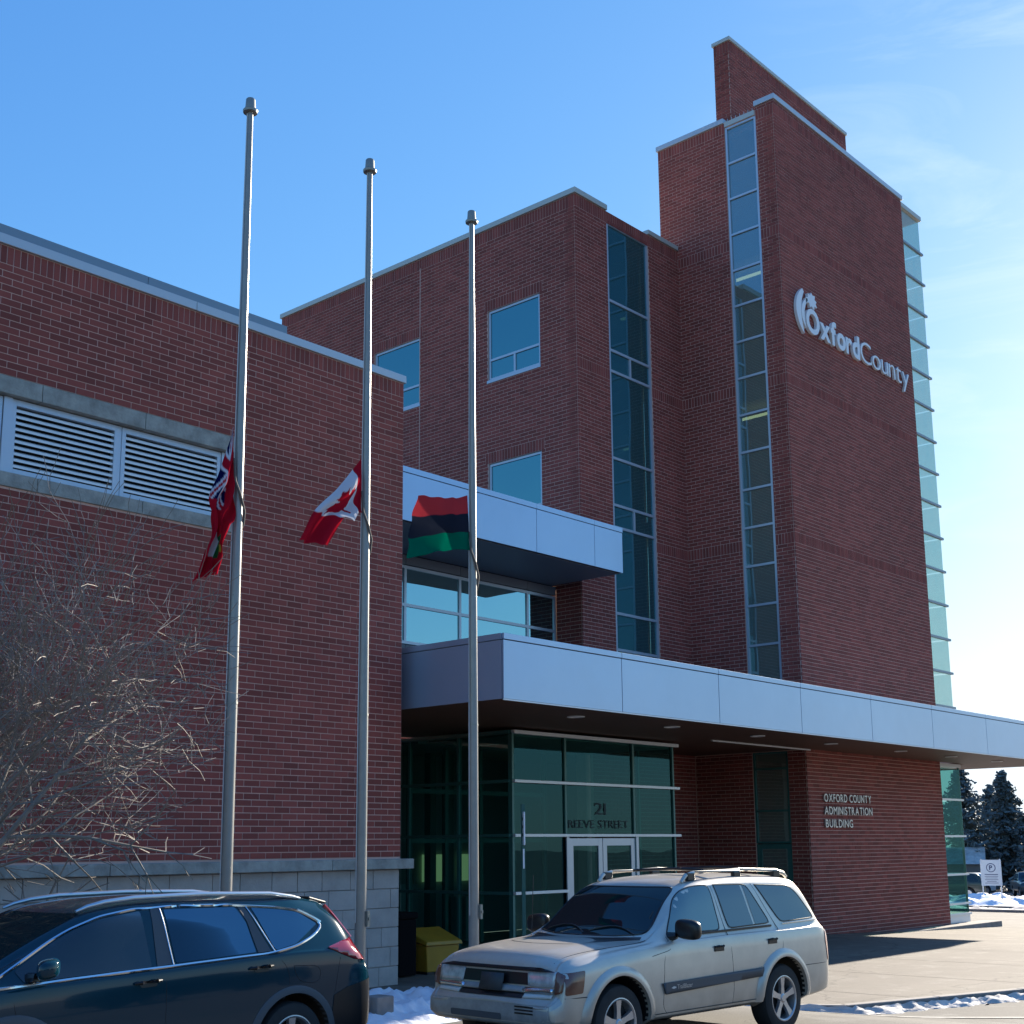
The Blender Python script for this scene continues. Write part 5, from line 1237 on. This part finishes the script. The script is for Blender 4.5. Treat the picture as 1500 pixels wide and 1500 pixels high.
# ---------------- far parked cars
def far_car(label, paint, x, y, rz, k=1.0, pickup=False):
    t = thing('parked_car', label, 'car', (x, y, asp(x, y)), rz, group='cars in the far car park' if x > 50 else None)
    st = [(s[0]*k, s[1], s[2], s[3], s[4], s[5], s[6]) for s in (stS if not pickup else
         [(-1.1, .5, .9, .9, .88, .95, .8), (-1.05, .4, .95, 1.1, .93, 1.14, .85), (.4, .4, .96, 1.12, .93, 1.16, .85), (.55, .4, .96, 1.12, .93, 1.7, .74), (.8, .4, .96, 1.12, .93, 1.82, .74), (1.9, .4, .96, 1.12, .93, 1.82, .74), (2.5, .4, .96, 1.1, .92, 1.25, .8), (3.6, .4, .94, 1.0, .9, 1.08, .8), (3.7, .45, .9, .8, .86, .84, .76)])]
    ar = (2.87*k if not pickup else 3.0)
    b_, v = car_shell('body', st, paint, t, [(0, .38), (ar, .38)], .43, nx=40, sub=2)
    for sd in (1, -1):
        if not pickup: panel(v, 'window', [(1.9*k, 1.18), (1.4*k, 1.6), (-.4, 1.58), (-.7, 1.22)], CARGO, t, side=sd, step=.2)
        else: panel(v, 'window', [(2.35, 1.2), (1.95, 1.7), (.8, 1.72), (.7, 1.2)], CARGO, t, side=sd, step=.2)
        for ax in (0, ar):
            w_ = MB().lathe([(.22, -.1), (.34, -.11), (.37, -.06), (.37, .06), (.34, .11), (.22, .1)], axis='y', c=(ax, sd*.82, .37), n=20).build('wheel', TYRE, t, smooth=True)
            MB().lathe([(.0, .105*sd), (.21, .105*sd)], axis='y', c=(ax, sd*.82, .37), n=16, cap=False).build('hub', RIM, w_)
    panel(v, 'windscreen', [(-.65, 1.2), (-.58, 1.6), (.58, 1.6), (.65, 1.2)], CARGO, t, axis='x', side=1, step=.2)
    return t
WPAINT = mat('white_paint', (.62, .64, .66), .35, coat=.6); DPAINT = mat('dark_blue_paint', (.012, .03, .045), .3, coat=.6); BPAINT = mat('dull_green_paint', (.02, .035, .03), .3, coat=.5)
far_car('white parked car left of the parking notice board', WPAINT, 101.6, 42.4, R(160), pickup=False)
far_car('dark blue pickup at the right picture edge behind the parking sign', DPAINT, 103.0, 39.2, R(-150), pickup=True)
far_car('dark car mostly hidden beside the tower glass corner', BPAINT, 90.0, 38.3, R(118))
heap('snow', SNOW, 86, 90, 33.5, 38.5, lambda x, y: plz(x, y)-.1, 0, amp=.5, seed=7.0, nx=30, ny=30)

# ---------------------------------------------------------------- tree line behind the camera (seen only in the glass)
tl = MB(); rnd = random.Random(21)
for i in range(9000):
    a = R(rnd.uniform(150, 300)); rr = rnd.uniform(70, 82); h = 6.5+6*abs(math.sin(a*58+2*math.sin(a*17)))**.7*(.6+.6*N.noise(Vector((a*9, 1, 0))))+1.5*N.noise(Vector((a*60, 5, 0)))
    c = Vector((rr*math.cos(a), rr*math.sin(a), h*rnd.random()**.8)); sz = rnd.uniform(.5, 1.3)
    d1 = Vector((rnd.gauss(0, 1), rnd.gauss(0, 1), rnd.gauss(0, 1))).normalized()*sz; d2 = d1.orthogonal().normalized()*sz*.6
    tl.add([c-d1, c+d2, c+d1, c-d2], [(0, 1, 2, 3)])
o = tl.build('treeline', CONIF, None, fix=False); stuff(o)

# unseen dark car added behind the viewpoint to darken reflections in the cars' flanks
far_car('unseen dark car added across the lane to darken reflections in car flanks', DPAINT, 13.6, -2.4, R(4))

pl = MB()
for i in range(12):
    xa, ya, xb, yb = 16.9+1.7*i/12, 9.4-2.2*i/12, 16.9+1.7*(i+1)/12, 9.4-2.2*(i+1)/12
    pl.add([(xa, ya, asp(xa, ya)+.008), (xa+.09, ya+.06, asp(xa+.09, ya+.06)+.008), (xb+.09, yb+.06, asp(xb+.09, yb+.06)+.008), (xb, yb, asp(xb, yb)+.008)], [(0, 1, 2, 3)])
struct(pl.build('parking_line', mat('worn_line_paint', (.38, .37, .33), .8, noise=(6, .4)), None, fix=False))
